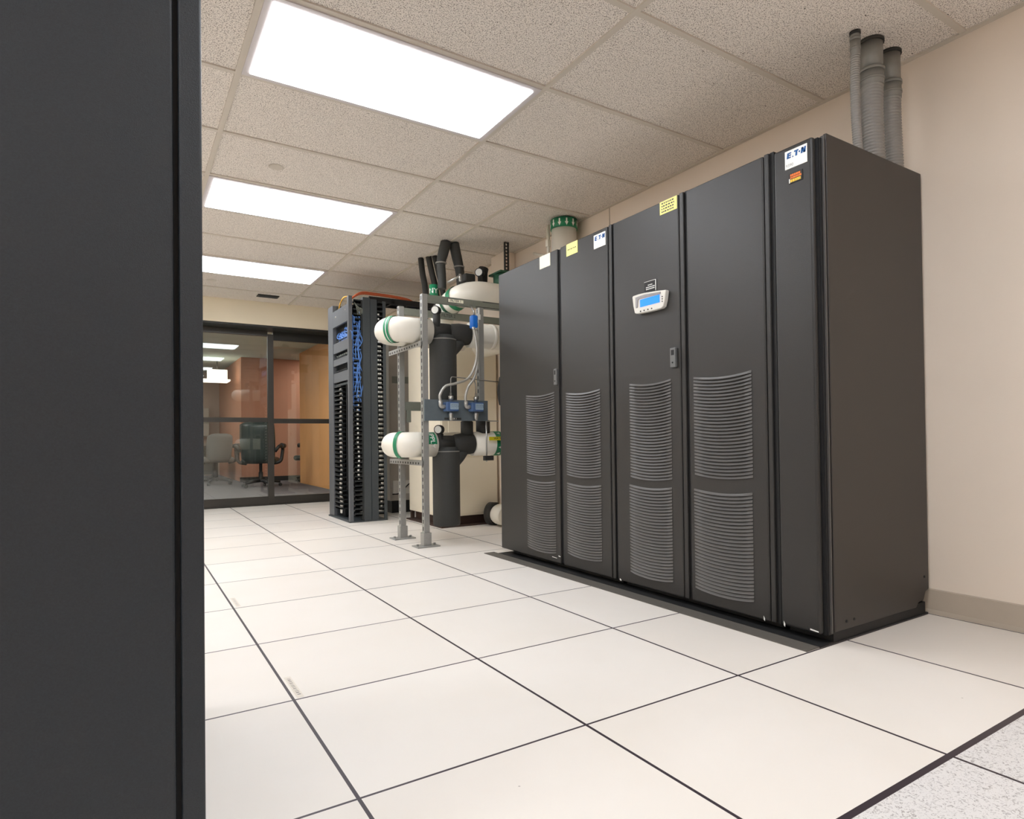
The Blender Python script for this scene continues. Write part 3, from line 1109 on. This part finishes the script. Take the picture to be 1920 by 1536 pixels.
# -- top white pipe with elbow over the beams
zt = 1.935
PT = thing('insulated_pipe', 'large white pipe elbow lying over the top beams and dropping behind them', 'pipe', (1.9, 3.12, zt))
path = fillet([(2.44, 3.10, zt), (1.86, 3.10, zt), (1.80, 3.44, zt - .10), (1.80, 3.46, 1.30)], .17, 12)
MB().tube(path, .092, 32).build('jacket', M['pipe_white'], PT)
dv = Vector((-.06, .34, -.10)).normalized()
pipe_band(PT, (1.838, 3.225, zt - .037), dv, .093, -PI, PI, .05, 'green')
pipe_band(PT, (1.822, 3.318, zt - .064), dv, .094, -PI, PI, .03, 'green_dark')
MB().tube([(1.80, 3.46, 1.60), (1.80, 3.46, 1.606)], .0935, 32).build('seam_ring', M['beam'], PT)
MB().tube([(1.70, 3.10, 1.985), (1.78, 3.03, 2.035)], .008, 10).cyl((1.775, 3.035, 1.99), (1.775, 3.035, 2.045), .010, 10).build('valve_handle', M['steel'], PT)

# -- black valves on top of the lower right pipe
for (x, z0, z1, r, lb) in ((1.795, zl + .07, .905, .042, 'black wrapped riser just above the lower strainer valve'), (1.935, zl + .08, .90, .048, 'black wrapped riser above the white pipe with the yellow tag')):
    o = MB().tube([(x, YP, z0), (x, YP, z0 + .10), (x, YP, z0 + .102), (x, YP, z1)], [r * 1.15, r * 1.15, r, r], 20).build('insulated_riser', M['foam'])
    recentre(o, (x, YP, z0))
    tag(o, lb, 'pipe', 'black risers below the panel')

# -- black hoses to the ceiling
hoses = [
    ([(1.834, 3.85, 1.80), (1.840, 3.85, 2.08), (1.822, 3.87, 2.25), (1.812, 3.88, H)], .026, 'leftmost thin black insulated line rising behind the white pipes'),
    ([(1.925, 3.80, 1.80), (1.925, 3.80, 2.05), (1.880, 3.80, 2.25), (1.850, 3.80, H)], .026, 'second thin black insulated line from the left with red tape'),
    ([(1.975, 3.76, 1.80), (1.972, 3.76, 2.05), (1.925, 3.76, 2.25), (1.890, 3.76, H)], .024, 'third thin black insulated line, right beside the thick one'),
    ([(1.765, 3.34, 1.99), (1.763, 3.34, 2.10), (1.757, 3.34, 2.20), (1.775, 3.34, 2.28), (1.806, 3.34, H)], [.034, .034, .036, .043, .045], 'thick black foam pipe leaning right as it enters the ceiling'),
    ([(1.940, 3.34, 1.99), (1.930, 3.34, 2.12), (1.920, 3.34, 2.19), (1.900, 3.34, 2.27), (1.874, 3.34, H)], [.036, .036, .038, .042, .043], 'thick black foam pipe leaning left as it enters the ceiling'),
]
for i, (pts, r, lb) in enumerate(hoses):
    t = thing('insulated_line', lb, 'pipe', pts[0], 'black insulated lines to the ceiling')
    sp_ = spline(pts, 8)
    if isinstance(r, list):
        rr = []
        for k in range(len(sp_)):
            q_ = k / 8
            a = min(int(q_), len(r) - 2)
            rr.append(r[a] + (r[a + 1] - r[a]) * (q_ - a))
    else:
        rr = r
    MB().tube(sp_, rr, 18).build('insulation', M['foam_dark'] if i < 3 else M['foam'], t)
    if i in (1, 2):
        p = Vector(pts[0])
        MB().tube([(p.x, p.y, 2.0), (p.x, p.y, 2.04)], .029, 18).build('tape', M['red'], t)
        MB().tube([(p.x, p.y, 1.90), (p.x, p.y, 1.955)], .030, 18).build('fitting', M['white'], t)
    if i >= 3:
        p = sp_[16]
        MB().tube([p + Vector((0, 0, -.006)), p + Vector((0, 0, .006))], .045, 18).build('strap', M['fitting'], t)
# black motor valve and gauge on the top pipe
t = thing('valve_actuator', 'black valve actuator block on top of the white pipe elbow', 'valve', (2.0, 3.2, 2.0))
MB().box(1.885, 1.98, 3.16, 3.25, 2.035, 2.10).build('housing', M['foam_dark'], t, .012)
MB().box(1.91, 1.95, 3.185, 3.225, 1.99, 2.04).build('neck', M['fitting'], t)
t = thing('pressure_gauge', 'white-faced round gauge above the top white pipe', 'gauge', (2.18, 3.2, 2.0), 'gauges on black stems')
c = Vector((2.045, 3.22, 2.135))
d = Vector((-.75, -.66, 0)).normalized()
MB().tube([(2.055, 3.225, 1.97), (2.055, 3.225, 2.12)], .020, 14).build('stem', M['foam_dark'], t)
g = MB().cyl(c + d * -.035, c + d * .012, .036, 24).build('case', M['black'], t)
MB().cyl(c + d * .010, c + d * .0145, .029, 24).build('dial', M['gauge'], g)
o = MB().tube([(2.12, 3.30, 1.97), (2.12, 3.30, 2.16), (2.13, 3.30, 2.20)], [.036, .042, .042], 16).build('insulated_riser', M['foam_dark'])
recentre(o, (2.12, 3.3, 1.97))
tag(o, 'short dark wrapped riser behind the white-faced gauge', 'pipe')
# green flow label post
t = thing('label_sleeve', 'bright green sleeve with white letters beside the top pipe elbow', 'label', (1.70, 3.38, 1.98))
MB().tube([(1.735, 3.44, 1.93), (1.735, 3.44, 2.04)], .036, 20).build('sleeve', M['green'], t)
T = MB()
tv, tf = text_geo('NY', .06, .01)
T.add([(1.735 + .0375 * math.sin(a / .037 - .55), 3.44 - .0375 * math.cos(a / .037 - .55), 1.985 + b) for a, b in tv], tf)
T.build('lettering', M['white'], t)

# -- round white duct with green arrow band, and the square chase behind
t = thing('white_duct', 'round cream duct with a green arrow band under the ceiling', 'duct', (2.335, 2.43, 1.2))
MB().tube([(2.335, 2.43, 1.0), (2.335, 2.43, H - .01)], .093, 36).build('pipe', M['pipe_white'], t)
mb = MB().tube([(2.335, 2.43, H - .075), (2.335, 2.43, H - .006)], .101, 36, True)
b = mb.build('tape_band', M['green'], t)
A = MB()
for k in range(12):
    a0 = 2 * PI * k / 12 + .1

    def cp(da, z):
        return (2.335 + .1022 * math.cos(a0 + da), 2.43 + .1022 * math.sin(a0 + da), H - .006 + z)
    A.add([cp(-.05, -.01), cp(.05, -.01), cp(.05, -.038), cp(-.05, -.038)], [(0, 1, 2, 3)])
    A.add([cp(-.13, -.036), cp(.13, -.036), cp(0, -.064)], [(0, 1, 2)])
A.build('arrows', M['white'], b)
o = MB().box(2.345, XR - .004, 3.325, 3.55, 1.80, H).build('duct_chase', M['wall'])
recentre(o, (2.37, 3.55, 1.75))
tag(o, 'plain beige square chase rising to the ceiling behind the pipes', 'duct')
t = thing('labelled_pipe', 'dark green wrapped pipe end with arrow beside the far cabinet top', 'pipe', (2.26, 3.17, 2.03))
MB().tube([(2.26, 3.17, 2.0), (2.26, 3.17, 2.125)], .098, 28).build('tape_band', M['green_dark'], t)
MB().box(2.16, 2.37, 3.07, 3.27, 2.125, 2.14).build('cap', M['green_dark'], t)
T = MB()
for dx, zz in ((-.05, 2.055), (.03, 2.05)):
    a0 = -2.2 + dx * 6

    def cq(da, z):
        return (2.26 + .0995 * math.cos(a0 + da), 3.17 + .0995 * math.sin(a0 + da), z)
    T.add([cq(-.06, zz + .05), cq(.06, zz + .05), cq(.06, zz), cq(-.06, zz)], [(0, 1, 2, 3)])
    T.add([cq(-.16, zz), cq(.16, zz), cq(0, zz - .04)], [(0, 1, 2)])
T.build('arrows', M['beam'], t)
# slotted hanger from the ceiling
mb = MB()
xh, yh = 2.235, 3.10
for s in (-.019, .013):
    mb.box(xh + s, xh + s + .007, yh - .01, yh + .01, 2.14, H)
k = 0
while 2.15 + k * .028 < H:
    mb.box(xh - .015, xh + .016, yh - .006, yh + .006, 2.15 + k * .028, 2.158 + k * .028)
    k += 1
o = mb.build('slotted_hanger', M['foam_dark'])
recentre(o, (xh, yh, 2.14))
tag(o, 'thin black slotted hanger strip coming down from the ceiling', 'hanger')
o = MB().cyl((2.43, 2.98, 2.29), (2.40, 2.72, 2.19), .011, 10).build('wall_conduit', M['pipe_white'])
recentre(o, (2.42, 2.85, 2.24))
tag(o, 'thin white slanted conduit on the wall behind the far cabinet', 'conduit')
o = MB().cyl((2.30, 2.585, 1.9), (2.30, 2.585, H), .013, 10).box(2.285, 2.315, 2.57, 2.60, 2.22, 2.27).build('wall_conduit', M['pipe_white'])
recentre(o, (2.30, 2.585, 1.9))
tag(o, 'thin white vertical conduit left of the round cream duct', 'conduit')

# ------------------------------------------------------------------ cooling unit
CU_ = thing('cooling_unit', 'cream floor-standing cooling unit behind the pipe frame', 'cooling unit', (2.16, 4.0, 0))
MB().box(1.89, 2.44, 3.645, 4.40, .088, 1.70).build('casing', M['cream'], CU_, .006)
MB().box(1.884, 1.892, 3.66, 4.00, .11, 1.69).build('door', M['cream'], CU_, .002)
MB().box(1.95, 2.43, 3.637, 3.647, .11, .60).build('lower_panel', M['cream'], CU_, .002)
MB().box(1.95, 2.43, 3.637, 3.647, .62, 1.12).build('middle_panel', M['cream'], CU_, .002)
MB().box(1.95, 2.43, 3.637, 3.647, 1.14, 1.68).build('upper_panel', M['cream'], CU_, .002)
MB().box(1.865, 2.44, 3.615, 4.42, 0, .012).build('base_frame', M['rust'], CU_)
mb = MB().box(1.94, 2.43, 3.70, 4.36, .012, .09)
for (x, y) in ((1.90, 3.66), (1.90, 4.37), (2.40, 3.66)):
    mb.box(x, x + .03, y, y + .03, .012, .09)
mb.build('stand', M['rust'], CU_)
MB().box(1.8815, 1.8845, 3.98, 4.06, .86, .92).build('handle', M['beam'], CU_)
o = MB().tube(fillet([(2.39, 3.52, .10), (2.33, 3.44, .10), (2.33, 3.30, .10)], .06, 6), .085, 24).build('floor_pipe', M['pipe_white'])
recentre(o, (2.35, 3.45, .1))
tag(o, 'white pipe end near the floor just left of the far cabinet', 'pipe')
o = MB().tube([(2.35, 3.52, .10), (2.32, 3.58, .10)], .10, 24).build('pipe_flange', M['foam_dark'])
recentre(o, (2.35, 3.55, .1))
tag(o, 'black round flange behind the white floor pipe end', 'flange')
mb = MB().tube(spline([(2.065, 2.80, .62), (2.07, 2.80, .85), (2.05, 2.80, 1.0), (2.03, 2.80, 1.12), (2.05, 2.80, 1.24), (2.07, 2.80, 1.38), (2.07, 2.80, 1.58)], 8), [.03] * 12 + [.035] * 6 + [.06] * 14 + [.035] * 8 + [.028] * 9, 18)
o = mb.build('insulated_riser', M['foam_dark'])
recentre(o, (2.065, 2.83, .62))
tag(o, 'dark brown wrapped riser with a bulge at the edge of the far cabinet', 'pipe')

# ------------------------------------------------------------------ grey cabinet behind the network rack
EC = thing('equipment_cabinet', 'plain grey cabinet standing between the network rack and the cream unit', 'cabinet', (2.2, 5.2, 0))
MB().box(1.90, 2.44, 4.95, 5.75, .13, 1.78).build('casing', M['grey_box'], EC, .006)
MB().box(1.93, 2.44, 4.98, 5.72, 0, .13).build('plinth', M['black'], EC)
MB().box(1.93, 2.40, 4.944, 4.951, .20, .34).build('lower_panel', M['hmi'], EC, .003)
MB().box(1.93, 2.40, 4.944, 4.951, 1.36, 1.43).build('vent_strip', M['beam'], EC)
MB().tube(spline([(1.92, 4.935, .20), (2.0, 4.93, .21), (2.1, 4.93, .30), (2.16, 4.94, .32)], 6), .006, 8).build('cord', M['black'], EC)

# ------------------------------------------------------------------ network rack
NR = thing('network_rack', 'dark slate open network rack packed with blue patch cables', 'network rack', (1.5, 4.82, 0))
x0, x1 = 1.335, 1.695
ya, yb = 4.465, 5.18
HR = 2.115
MB().box(x0 - .005, x1, ya, yb, 0, .012).box(x0, x0 + .05, ya + .05, yb - .05, .012, .02).build('base', M['rack'], NR)
# the two front posts of the 19-inch frame
for (y0, y1) in ((ya, ya + .045), (yb - .19, yb - .02)):
    MB().box(x0, x0 + .035, y0, y1, .012, HR).build('post', M['rack_light'], NR, .002)
MB().box(x0 + .035, x0 + .30, yb - .19, yb - .18, .012, HR).build('post_web', M['rack'], NR)
# side channel: solid panel between two finger columns
MB().box(x0 + .135, x0 + .205, ya, ya + .02, .012, HR).build('side_panel', M['rack'], NR, .002)
MB().box(x0 + .209, x0 + .275, ya + .004, ya + .02, .012, HR - .01).build('side_panel', M['rack'], NR, .002)
MB().box(x0 + .33, x1, ya + .002, ya + .018, .012, HR - .02).build('rear_post', M['rack'], NR, .002)
MB().box(x0 + .135, x0 + .155, ya + .02, ya + .12, .012, HR).build('divider', M['rack'], NR)
MB().box(x0 + .02, x1, ya + .15, ya + .16, .3, HR - .05).box(x1 - .02, x1, ya + .02, yb - .2, 1.25, 2.05).build('back_panel', M['black'], NR)
# top bar and equipment faces
MB().box(x0, x0 + .02, ya + .045, yb - .19, 1.885, 2.045).build('top_panel', M['rack_light'], NR, .002)
MB().cyl((x0 - .004, ya + .10, 2.0), (x0 + .002, ya + .10, 2.0), .008, 10).cyl((x0 - .004, ya + .42, 1.98), (x0 + .002, ya + .42, 1.98), .011, 10).build('screw', M['steel'], NR)
for (za, zb_) in ((1.625, 1.725), (1.500, 1.565), (1.335, 1.43)):
    p = MB().box(x0 + .005, x0 + .02, ya + .045, yb - .19, za, zb_).build('patch_panel', M['rack_light'], NR, .002)
    mb = MB()
    for k in range(12):
        y = ya + .07 + k * .033
        mb.box(x0 - .0, x0 + .006, y, y + .016, zb_ + .004, zb_ + .016)
    mb.build('ports', M['finger'], p)
MB().box(x0 + .06, x0 + .08, ya + .045, yb - .19, 1.30, 1.88).build('equipment_back', M['black'], NR)
MB().box(x0 + .02, x0 + .30, ya + .045, yb - .19, 1.30, 1.32).build('shelf', M['rack'], NR)
MB().box(x0 + .22, x0 + .235, ya + .24, yb - .19, .02, 1.30).build('inner_panel', M['black'], NR)


def fingers(name, xa, xb, y0, y1, z0, z1, pitch, along):
    """column of cable fingers: little hooked bars projecting from a spine"""
    mb = MB()
    z = z0
    while z < z1:
        if along == 'x':
            mb.box(xa, xb, y0, y1, z, z + .012)
            mb.box(xa, xb, y0, y0 + .008, z, z + .026)
        else:
            mb.box(xa, xb, y0, y1, z, z + .012)
            mb.box(xa, xa + .008, y0, y1, z, z + .026)
        z += pitch
    return mb


# left finger column on the face, near-side front column, near-side rear column
f = fingers('f', x0 + .005, x0 + .07, yb - .43, yb - .21, .10, 1.30, .0435, 'y')
f.box(x0 + .07, x0 + .08, yb - .33, yb - .21, .02, 1.30)
f.build('cable_fingers', M['finger'], NR)
f = fingers('f', x0 + .05, x0 + .135, ya + .005, ya + .075, .06, 2.08, .0435, 'x')
f.box(x0 + .118, x0 + .135, ya + .003, ya + .06, .02, 2.08)
f.build('cable_fingers', M['finger'], NR)
f = fingers('f', x0 + .275, x0 + .332, ya + .005, ya + .07, .06, 2.08, .0435, 'x')
f.build('cable_fingers', M['finger'], NR)
# white tubes standing in for light that passes between the fingers
mb = MB()
rnd = random.Random(5)
for (xx, yy, za, zb_) in ((x0 + .290, ya + .020, .44, 2.0), (x0 + .312, ya + .024, .10, 1.9), (x0 + .088, ya + .020, .4, 1.25), (x0 + .022, yb - .385, .06, 1.28), (x0 + .024, yb - .345, .06, 1.28)):
    pts = [(xx + rnd.uniform(-.005, .005), yy + rnd.uniform(-.003, .003), za + (zb_ - za) * k / 12) for k in range(13)]
    mb.tube(spline(pts, 4), .0095, 8)
o = mb.build('light_gap_tubes', M['white'], NR)
o['kind'] = 'stuff'
o['label'] = 'white tubes painting the light seen through the black fingers'
# blue cable mass on the near side and inside the top opening
mb = MB()
for k in range(90):
    xx = x0 + .052 + rnd.uniform(0, .066)
    yy = ya + .008 + rnd.uniform(0, .07)
    zt_ = rnd.uniform(1.75, 1.98)
    zb_ = rnd.uniform(1.02, 1.5)
    n = 9
    pts = [(xx + rnd.uniform(-.018, .018), yy + rnd.uniform(-.012, .012), zt_ + (zb_ - zt_) * i / n) for i in range(n + 1)]
    mb.tube(spline(pts, 4), .0048, 6)
o = mb.build('patch_cables', M['cable_blue'], NR)
o['kind'] = 'stuff'
o['label'] = 'mass of blue patch cables in the near side channel'
mb = MB()
for k in range(40):
    y = ya + .06 + rnd.uniform(0, .42)
    z = rnd.uniform(1.74, 1.87)
    pts = [(x0 + .05, y, z), (x0 + .025, y - .02, z - .03), (x0 + .02, y - .06 - rnd.uniform(0, .1), z - rnd.uniform(.03, .10)), (x0 + .04, ya + .03, 1.70 + rnd.uniform(-.05, .08))]
    mb.tube(spline(pts, 5), .0048, 6)
o = mb.build('patch_cables', M['cable_blue'], NR)
o['kind'] = 'stuff'
mb = MB()
for k in range(6):
    y = ya + .06 + .06 * k
    mb.tube(spline([(x0 + .02, y, 1.60), (x0 + .01, y + .03, 1.58), (x0 + .02, y + .09, 1.60)], 5), .004, 6)
for k in range(5):
    xx = x0 + .06 + .012 * k
    mb.tube(spline([(xx, ya + .01, 2.06 - k * .015), (xx + .02, ya, 2.0), (xx + .03, ya + .01, 1.93)], 5), .0035, 6)
o = mb.build('thin_cords', M['beam'], NR)
o['kind'] = 'stuff'
# yellow loop on the top of the rack
o = MB().tube(spline([(x0 + .06, yb - .20, 2.06), (x0 + .05, yb - .28, 2.12), (x0 + .05, yb - .40, 2.16), (x0 + .06, ya + .20, 2.15)], 8), .007, 8).build('fibre_cord', M['cable_yellow'])
recentre(o, (x0 + .05, 4.85, 2.06))
tag(o, 'yellow fibre cord arching over the rack top panel', 'cable')
# overhead tray and orange bundle
mb = MB()
for y in (4.66, 4.86):
    mb.box(1.60, 2.44, y, y + .02, 2.125, 2.175)
for k in range(5):
    x = 1.66 + k * .17
    mb.box(x, x + .025, 4.66, 4.88, 2.13, 2.15)
t = thing('cable_tray', 'black overhead ladder tray running from the rack to the wall', 'cable tray', (2.0, 4.77, 2.12))
mb.build('ladder', M['black'], t)
mb = MB()
for k in range(14):
    y = 4.68 + .17 * k / 14
    mb.tube(spline([(1.60, y, 2.155), (1.8, y + rnd.uniform(-.02, .02), 2.16), (2.1, y + rnd.uniform(-.02, .02), 2.16), (2.42, y, 2.16)], 5), .011, 7)
o = mb.build('dark_cables', M['cable_dark'])
tag(o, 'dark cables lying along the overhead tray', 'cables', None, 'stuff')
mb = MB()
for k in range(7):
    y = 4.68 + rnd.uniform(-.03, .05)
    z = 2.19 + rnd.uniform(-.01, .012)
    mb.tube(spline([(1.42, y + .05, 2.13), (1.52, y, z + .01), (1.66, y, z + .018), (1.85, y + rnd.uniform(-.02, .02), z + .012), (2.0, y, z), (2.12, y + .04, z - .02), (2.25, y + .03, z + .02), (2.40, y + .05, z + .05)], 6), .007, 7)
o = mb.build('orange_cable_bundle', M['cable_orange'])
recentre(o, (1.9, 4.7, 2.18))
tag(o, 'bundle of orange fibre cables draped over the rack top and tray', 'cable bundle')

# ------------------------------------------------------------------ floor labels
for (x, y, n_, lb) in ((.022, .715, 14, 'faded tape strip with dark print on the floor tile edge, nearer one'), (.024, 1.95, 7, 'small faint tape strip on the floor tile edge, farther one')):
    t = thing('floor_label', lb, 'label', (x, y, 0), 'tape strips on the floor')
    hl = .095
    MB().box(x - .010, x + .010, y - hl, y + hl, 0, .0008).build('strip', M['label_tape'], t)
    mb = MB()
    rnd2 = random.Random(n_)
    yy = y + hl - .02
    while yy > y - hl + .02:
        w = rnd2.uniform(.004, .010)
        z = .0012
        mb.add([(x - .006, yy, z), (x + .006 * rnd2.uniform(.3, 1), yy, z), (x + .006, yy - w * .5, z), (x - .006 * rnd2.uniform(.3, 1), yy - w * .5, z)], [(0, 1, 2, 3)])
        yy -= w + .006
    mb.build('print', M['ink'] if n_ > 10 else M['ink_grey'], t)

# ------------------------------------------------------------------ glass front
XG0, XM0, XM1, XG1 = -1.3, 1.035, 1.10, XR
D1 = thing('door_1', 'left glass sliding door leaf with dark bronze frame', 'door', (.2, YG, 0))
D1['kind'] = 'structure'
mb = MB().box(XG0, XG0 + .06, YG - .025, YG + .025, .01, 2.05).box(XM0, XM1, YG - .03, YG + .025, .01, 2.06)
mb.build('stile', M['bronze'], D1)
MB().box(XG0 + .06, XM0, YG - .022, YG + .022, .01, .105).build('bottom_rail', M['bronze'], D1)
MB().box(XG0 + .06, XM0, YG - .022, YG + .022, .998, 1.052).build('middle_rail', M['bronze'], D1)
MB().box(XG0 + .06, XM0, YG - .022, YG + .022, 2.035, 2.10).build('top_rail', M['bronze'], D1)
MB().box(XG0 + .06, XM0, YG - .004, YG + .004, .105, 2.035).build('glass_pane', M['glass'], D1)
W1 = thing('window_1', 'right fixed glass panel with dark bronze frame', 'window', (1.8, YG, 0))
W1['kind'] = 'structure'
MB().box(XM1, XG1, YG - .01, YG + .03, .01, .10).build('bottom_rail', M['bronze'], W1)
MB().box(XM1, XG1, YG - .01, YG + .03, .985, 1.042).build('middle_rail', M['bronze'], W1)
MB().box(XM1, XG1, YG - .01, YG + .03, 1.995, 2.10).build('top_rail', M['bronze_dark'], W1)
MB().box(XM1, XG1, YG + .006, YG + .014, .10, 1.995).build('glass_pane', M['glass'], W1)
struct(MB().box(XG0, XG1, YF + .02, YG + .06, 2.10, 2.20).build('trim_5', M['bronze_dark']))
struct(MB().box(XG0, XG1, YG - .04, YG + .06, 0, .012).build('trim_6', M['bronze']))

# ------------------------------------------------------------------ office behind the glass
YO = 15.0
struct(MB().box(-4.0, 4.5, YG + .06, YO + .1, -.06, 0).build('floor_office', M['carpet']))
struct(MB().box(-4.0, 4.5, YG + .06, YO + .1, H + .004, H + .06).build('ceiling_office', M['office_ceiling']))
struct(MB().box(-4.0, 1.45, YO, YO + .1, 0, H + .004).build('wall_office_far', M['far_wall']))
struct(MB().box(1.45, 4.5, 11.7, 11.8, 0, H + .004).build('wall_office_back', M['brown_wall']))
struct(MB().box(1.45, 1.53, 11.8, YO, 0, H + .004).build('wall_office_return', M['brown_wall']))
struct(MB().box(2.30, 2.42, 7.62, 10.7, 0, H + .004).build('wall_office_right', M['wood']))
struct(MB().box(-4.1, -4.0, YG, YO, 0, H + .004).build('wall_office_left', M['far_wall']))
struct(MB().box(1.42, 4.5, 11.685, 11.70, 0, .09).build('baseboard_office', M['bronze_dark']))
struct(MB().box(4.5, 4.6, 10.7, 11.8, 0, H + .004).build('wall_office_side', M['brown_wall']))
# pendant lamp
t = thing('pendant_lamp', 'white box lamp with a wide lower flange glowing behind the glass', 'lamp', (1.05, 12.0, 1.93))
M['pendant'] = mat('lit_shade', (.9, .88, .8, 1), .5, 0, 0, emit=((1, .95, .82, 1), 2.2))
MB().box(.92, 1.24, 11.9, 12.2, 1.96, 2.15).build('shade', M['pendant'], t)
MB().box(.80, 1.28, 11.8, 12.3, 1.93, 1.96).build('flange', M['pendant'], t)
MB().cyl((1.08, 12.05, 2.15), (1.08, 12.05, H), .012, 8).build('rod', M['bronze'], t)
office_fill = make_light((.4, 7.5, H), 'added fill light panel in the office ceiling just beyond the left glass door', 'office_fill_diffuser')  # office panels added out of view to brighten the space behind the glass
dup(office_fill, (1.66, 7.25, H), 'added office fill light panel just inside the right glass panel', 'recessed ceiling lights')
dup(office_fill, (-.78, 9.4, H), 'added office fill light panel in the second row, hidden left of the doors', 'recessed ceiling lights')
dup(office_fill, (-.78, 12.6, H), 'added office fill light panel in the last row, hidden left of the doors', 'recessed ceiling lights')
dup(office_fill, (3.4, 11.2, H), 'added office fill light panel behind the orange wood wall', 'recessed ceiling lights')
# whiteboard like pale panel and monitor
t = thing('wall_cabinet', 'pale grey cabinet against the far office wall', 'cabinet', (.6, 14.8, 0))
MB().box(-.3, 1.2, 14.62, YO, .9, 1.55).build('casing', M['grey_box'], t, .02)
MB().box(-.3, 1.2, 14.60, 14.62, 1.20, 1.22).build('edge', M['beam'], t)
t = thing('desk', 'dark grey desk at the left behind the glass', 'desk', (.55, 12.8, 0))
MB().box(-.4, 1.15, 12.5, 13.3, .70, .74).build('desktop', M['grey_box'], t)
MB().box(-.35, 1.10, 13.2, 13.24, .1, .70).build('modesty_panel', M['chair_grey'], t)
for x in (-.38, 1.10):
    MB().box(x, x + .04, 12.55, 13.25, 0, .70).build('leg', M['chair_black'], t)
t = thing('monitor', 'black computer monitor on the office desk', 'monitor', (.55, 12.8, .74))
MB().box(.35, .85, 12.78, 12.81, .84, 1.16).build('screen', M['chair_black'], t, .01)
MB().box(.57, .63, 12.80, 12.84, .75, .9).build('stand', M['chair_black'], t)
MB().box(.48, .72, 12.72, 12.83, .74, .752).build('base', M['chair_black'], t)


def office_chair(loc, rz, high, m, label):
    """swivel chair facing +Y when rz = 0 (back towards the viewer)"""
    t = thing('office_chair', label, 'chair', (0, 0, 0), 'office chairs behind the glass')
    w = .56 if high else .44
    zt = 1.10 if high else .92
    # backrest: padded curved slab from a grid
    def slab(w, d, z0, z1, y0, lean, name, round_=.10):
        nx, nz = 9, 9
        vs, fs = [], []
        for side in (0, 1):
            for j in range(nz):
                v = j / (nz - 1)
                for i in range(nx):
                    u = i / (nx - 1) * 2 - 1
                    k = 1 - .12 * max(0, (v - .55)) ** 1 * 1.2 - .10 * (1 - v) ** 2
                    e = (abs(u) ** 4)
                    zz = z0 + (z1 - z0) * v
                    if v > .9:
                        zz -= round_ * .5 * e
                    if v < .1:
                        zz += round_ * .5 * e
                    th = d * (1 - .75 * max(e, (2 * v - 1) ** 6))
                    y = y0 + lean * v - .05 * u * u * -1
                    vs.append((u * w / 2 * k, y + (-th / 2 if side == 0 else th / 2), zz))
        N_ = nx * nz
        for j in range(nz - 1):
            for i in range(nx - 1):
                a = j * nx + i
                fs.append((a, a + 1, a + nx + 1, a + nx))
                fs.append((N_ + a, N_ + a + nx, N_ + a + nx + 1, N_ + a + 1))
        rim = [i for i in range(nx)] + [j * nx + nx - 1 for j in range(1, nz)] + [(nz - 1) * nx + i for i in range(nx - 2, -1, -1)] + [j * nx for j in range(nz - 2, 0, -1)]
        for a, b in zip(rim, rim[1:] + rim[:1]):
            fs.append((a, N_ + a, N_ + b, b))
        mb = MB()
        mb.add(vs, fs, True)
        return mb.build(name, M[m], t)
    slab(w, .13, .40, zt, -.24, -.10, 'backrest')
    mb = MB().box(-.27, .27, -.24, .26, .40, .50)
    mb.build('seat', M[m], t, .05, 4)
    for s in (-1, 1):
        mb = MB().tube(fillet([(s * .20, -.10, .40), (s * .34, -.10, .42), (s * .36, .0, .66), (s * .34, -.24, .70), (s * .27, -.26, .60)], .08, 6), .028, 12)
        mb.tube(fillet([(s * .36, .10, .69), (s * .36, -.15, .70)], .02, 4), .04, 12)
        mb.build('armrest', M['chair_black'], t)
    MB().tube([(0, 0, .09), (0, 0, .25), (0, 0, .251), (0, 0, .40)], [.035, .035, .025, .025], 14).build('gas_column', M['chair_black'], t)
    for k in range(5):
        a = 2 * PI * k / 5 + .3
        c, s = math.cos(a), math.sin(a)
        l = MB().tube([(0, 0, .11), (c * .15, s * .15, .10), (c * .31, s * .31, .075)], [.03, .026, .018], 10).build('base_leg', M['chair_black'], t)
        MB().cyl((c * .31 - s * .02, s * .31 + c * .02, .028), (c * .31 + s * .02, s * .31 - c * .02, .028), .028, 14).build('caster', M['chair_black'], l)
    t.location = loc
    t.rotation_euler = (0, 0, rz)
    return t


office_chair((1.52, 10.1, 0), -.35, True, 'chair_dark', 'dark green high-back office chair seen from behind through the glass')
office_chair((.95, 11.3, 0), .2, False, 'chair_grey', 'grey fabric office chair at the left behind the glass')
office_chair((2.62, 11.15, 0), .9, False, 'chair_dark', 'office chair half hidden behind the orange wood wall')
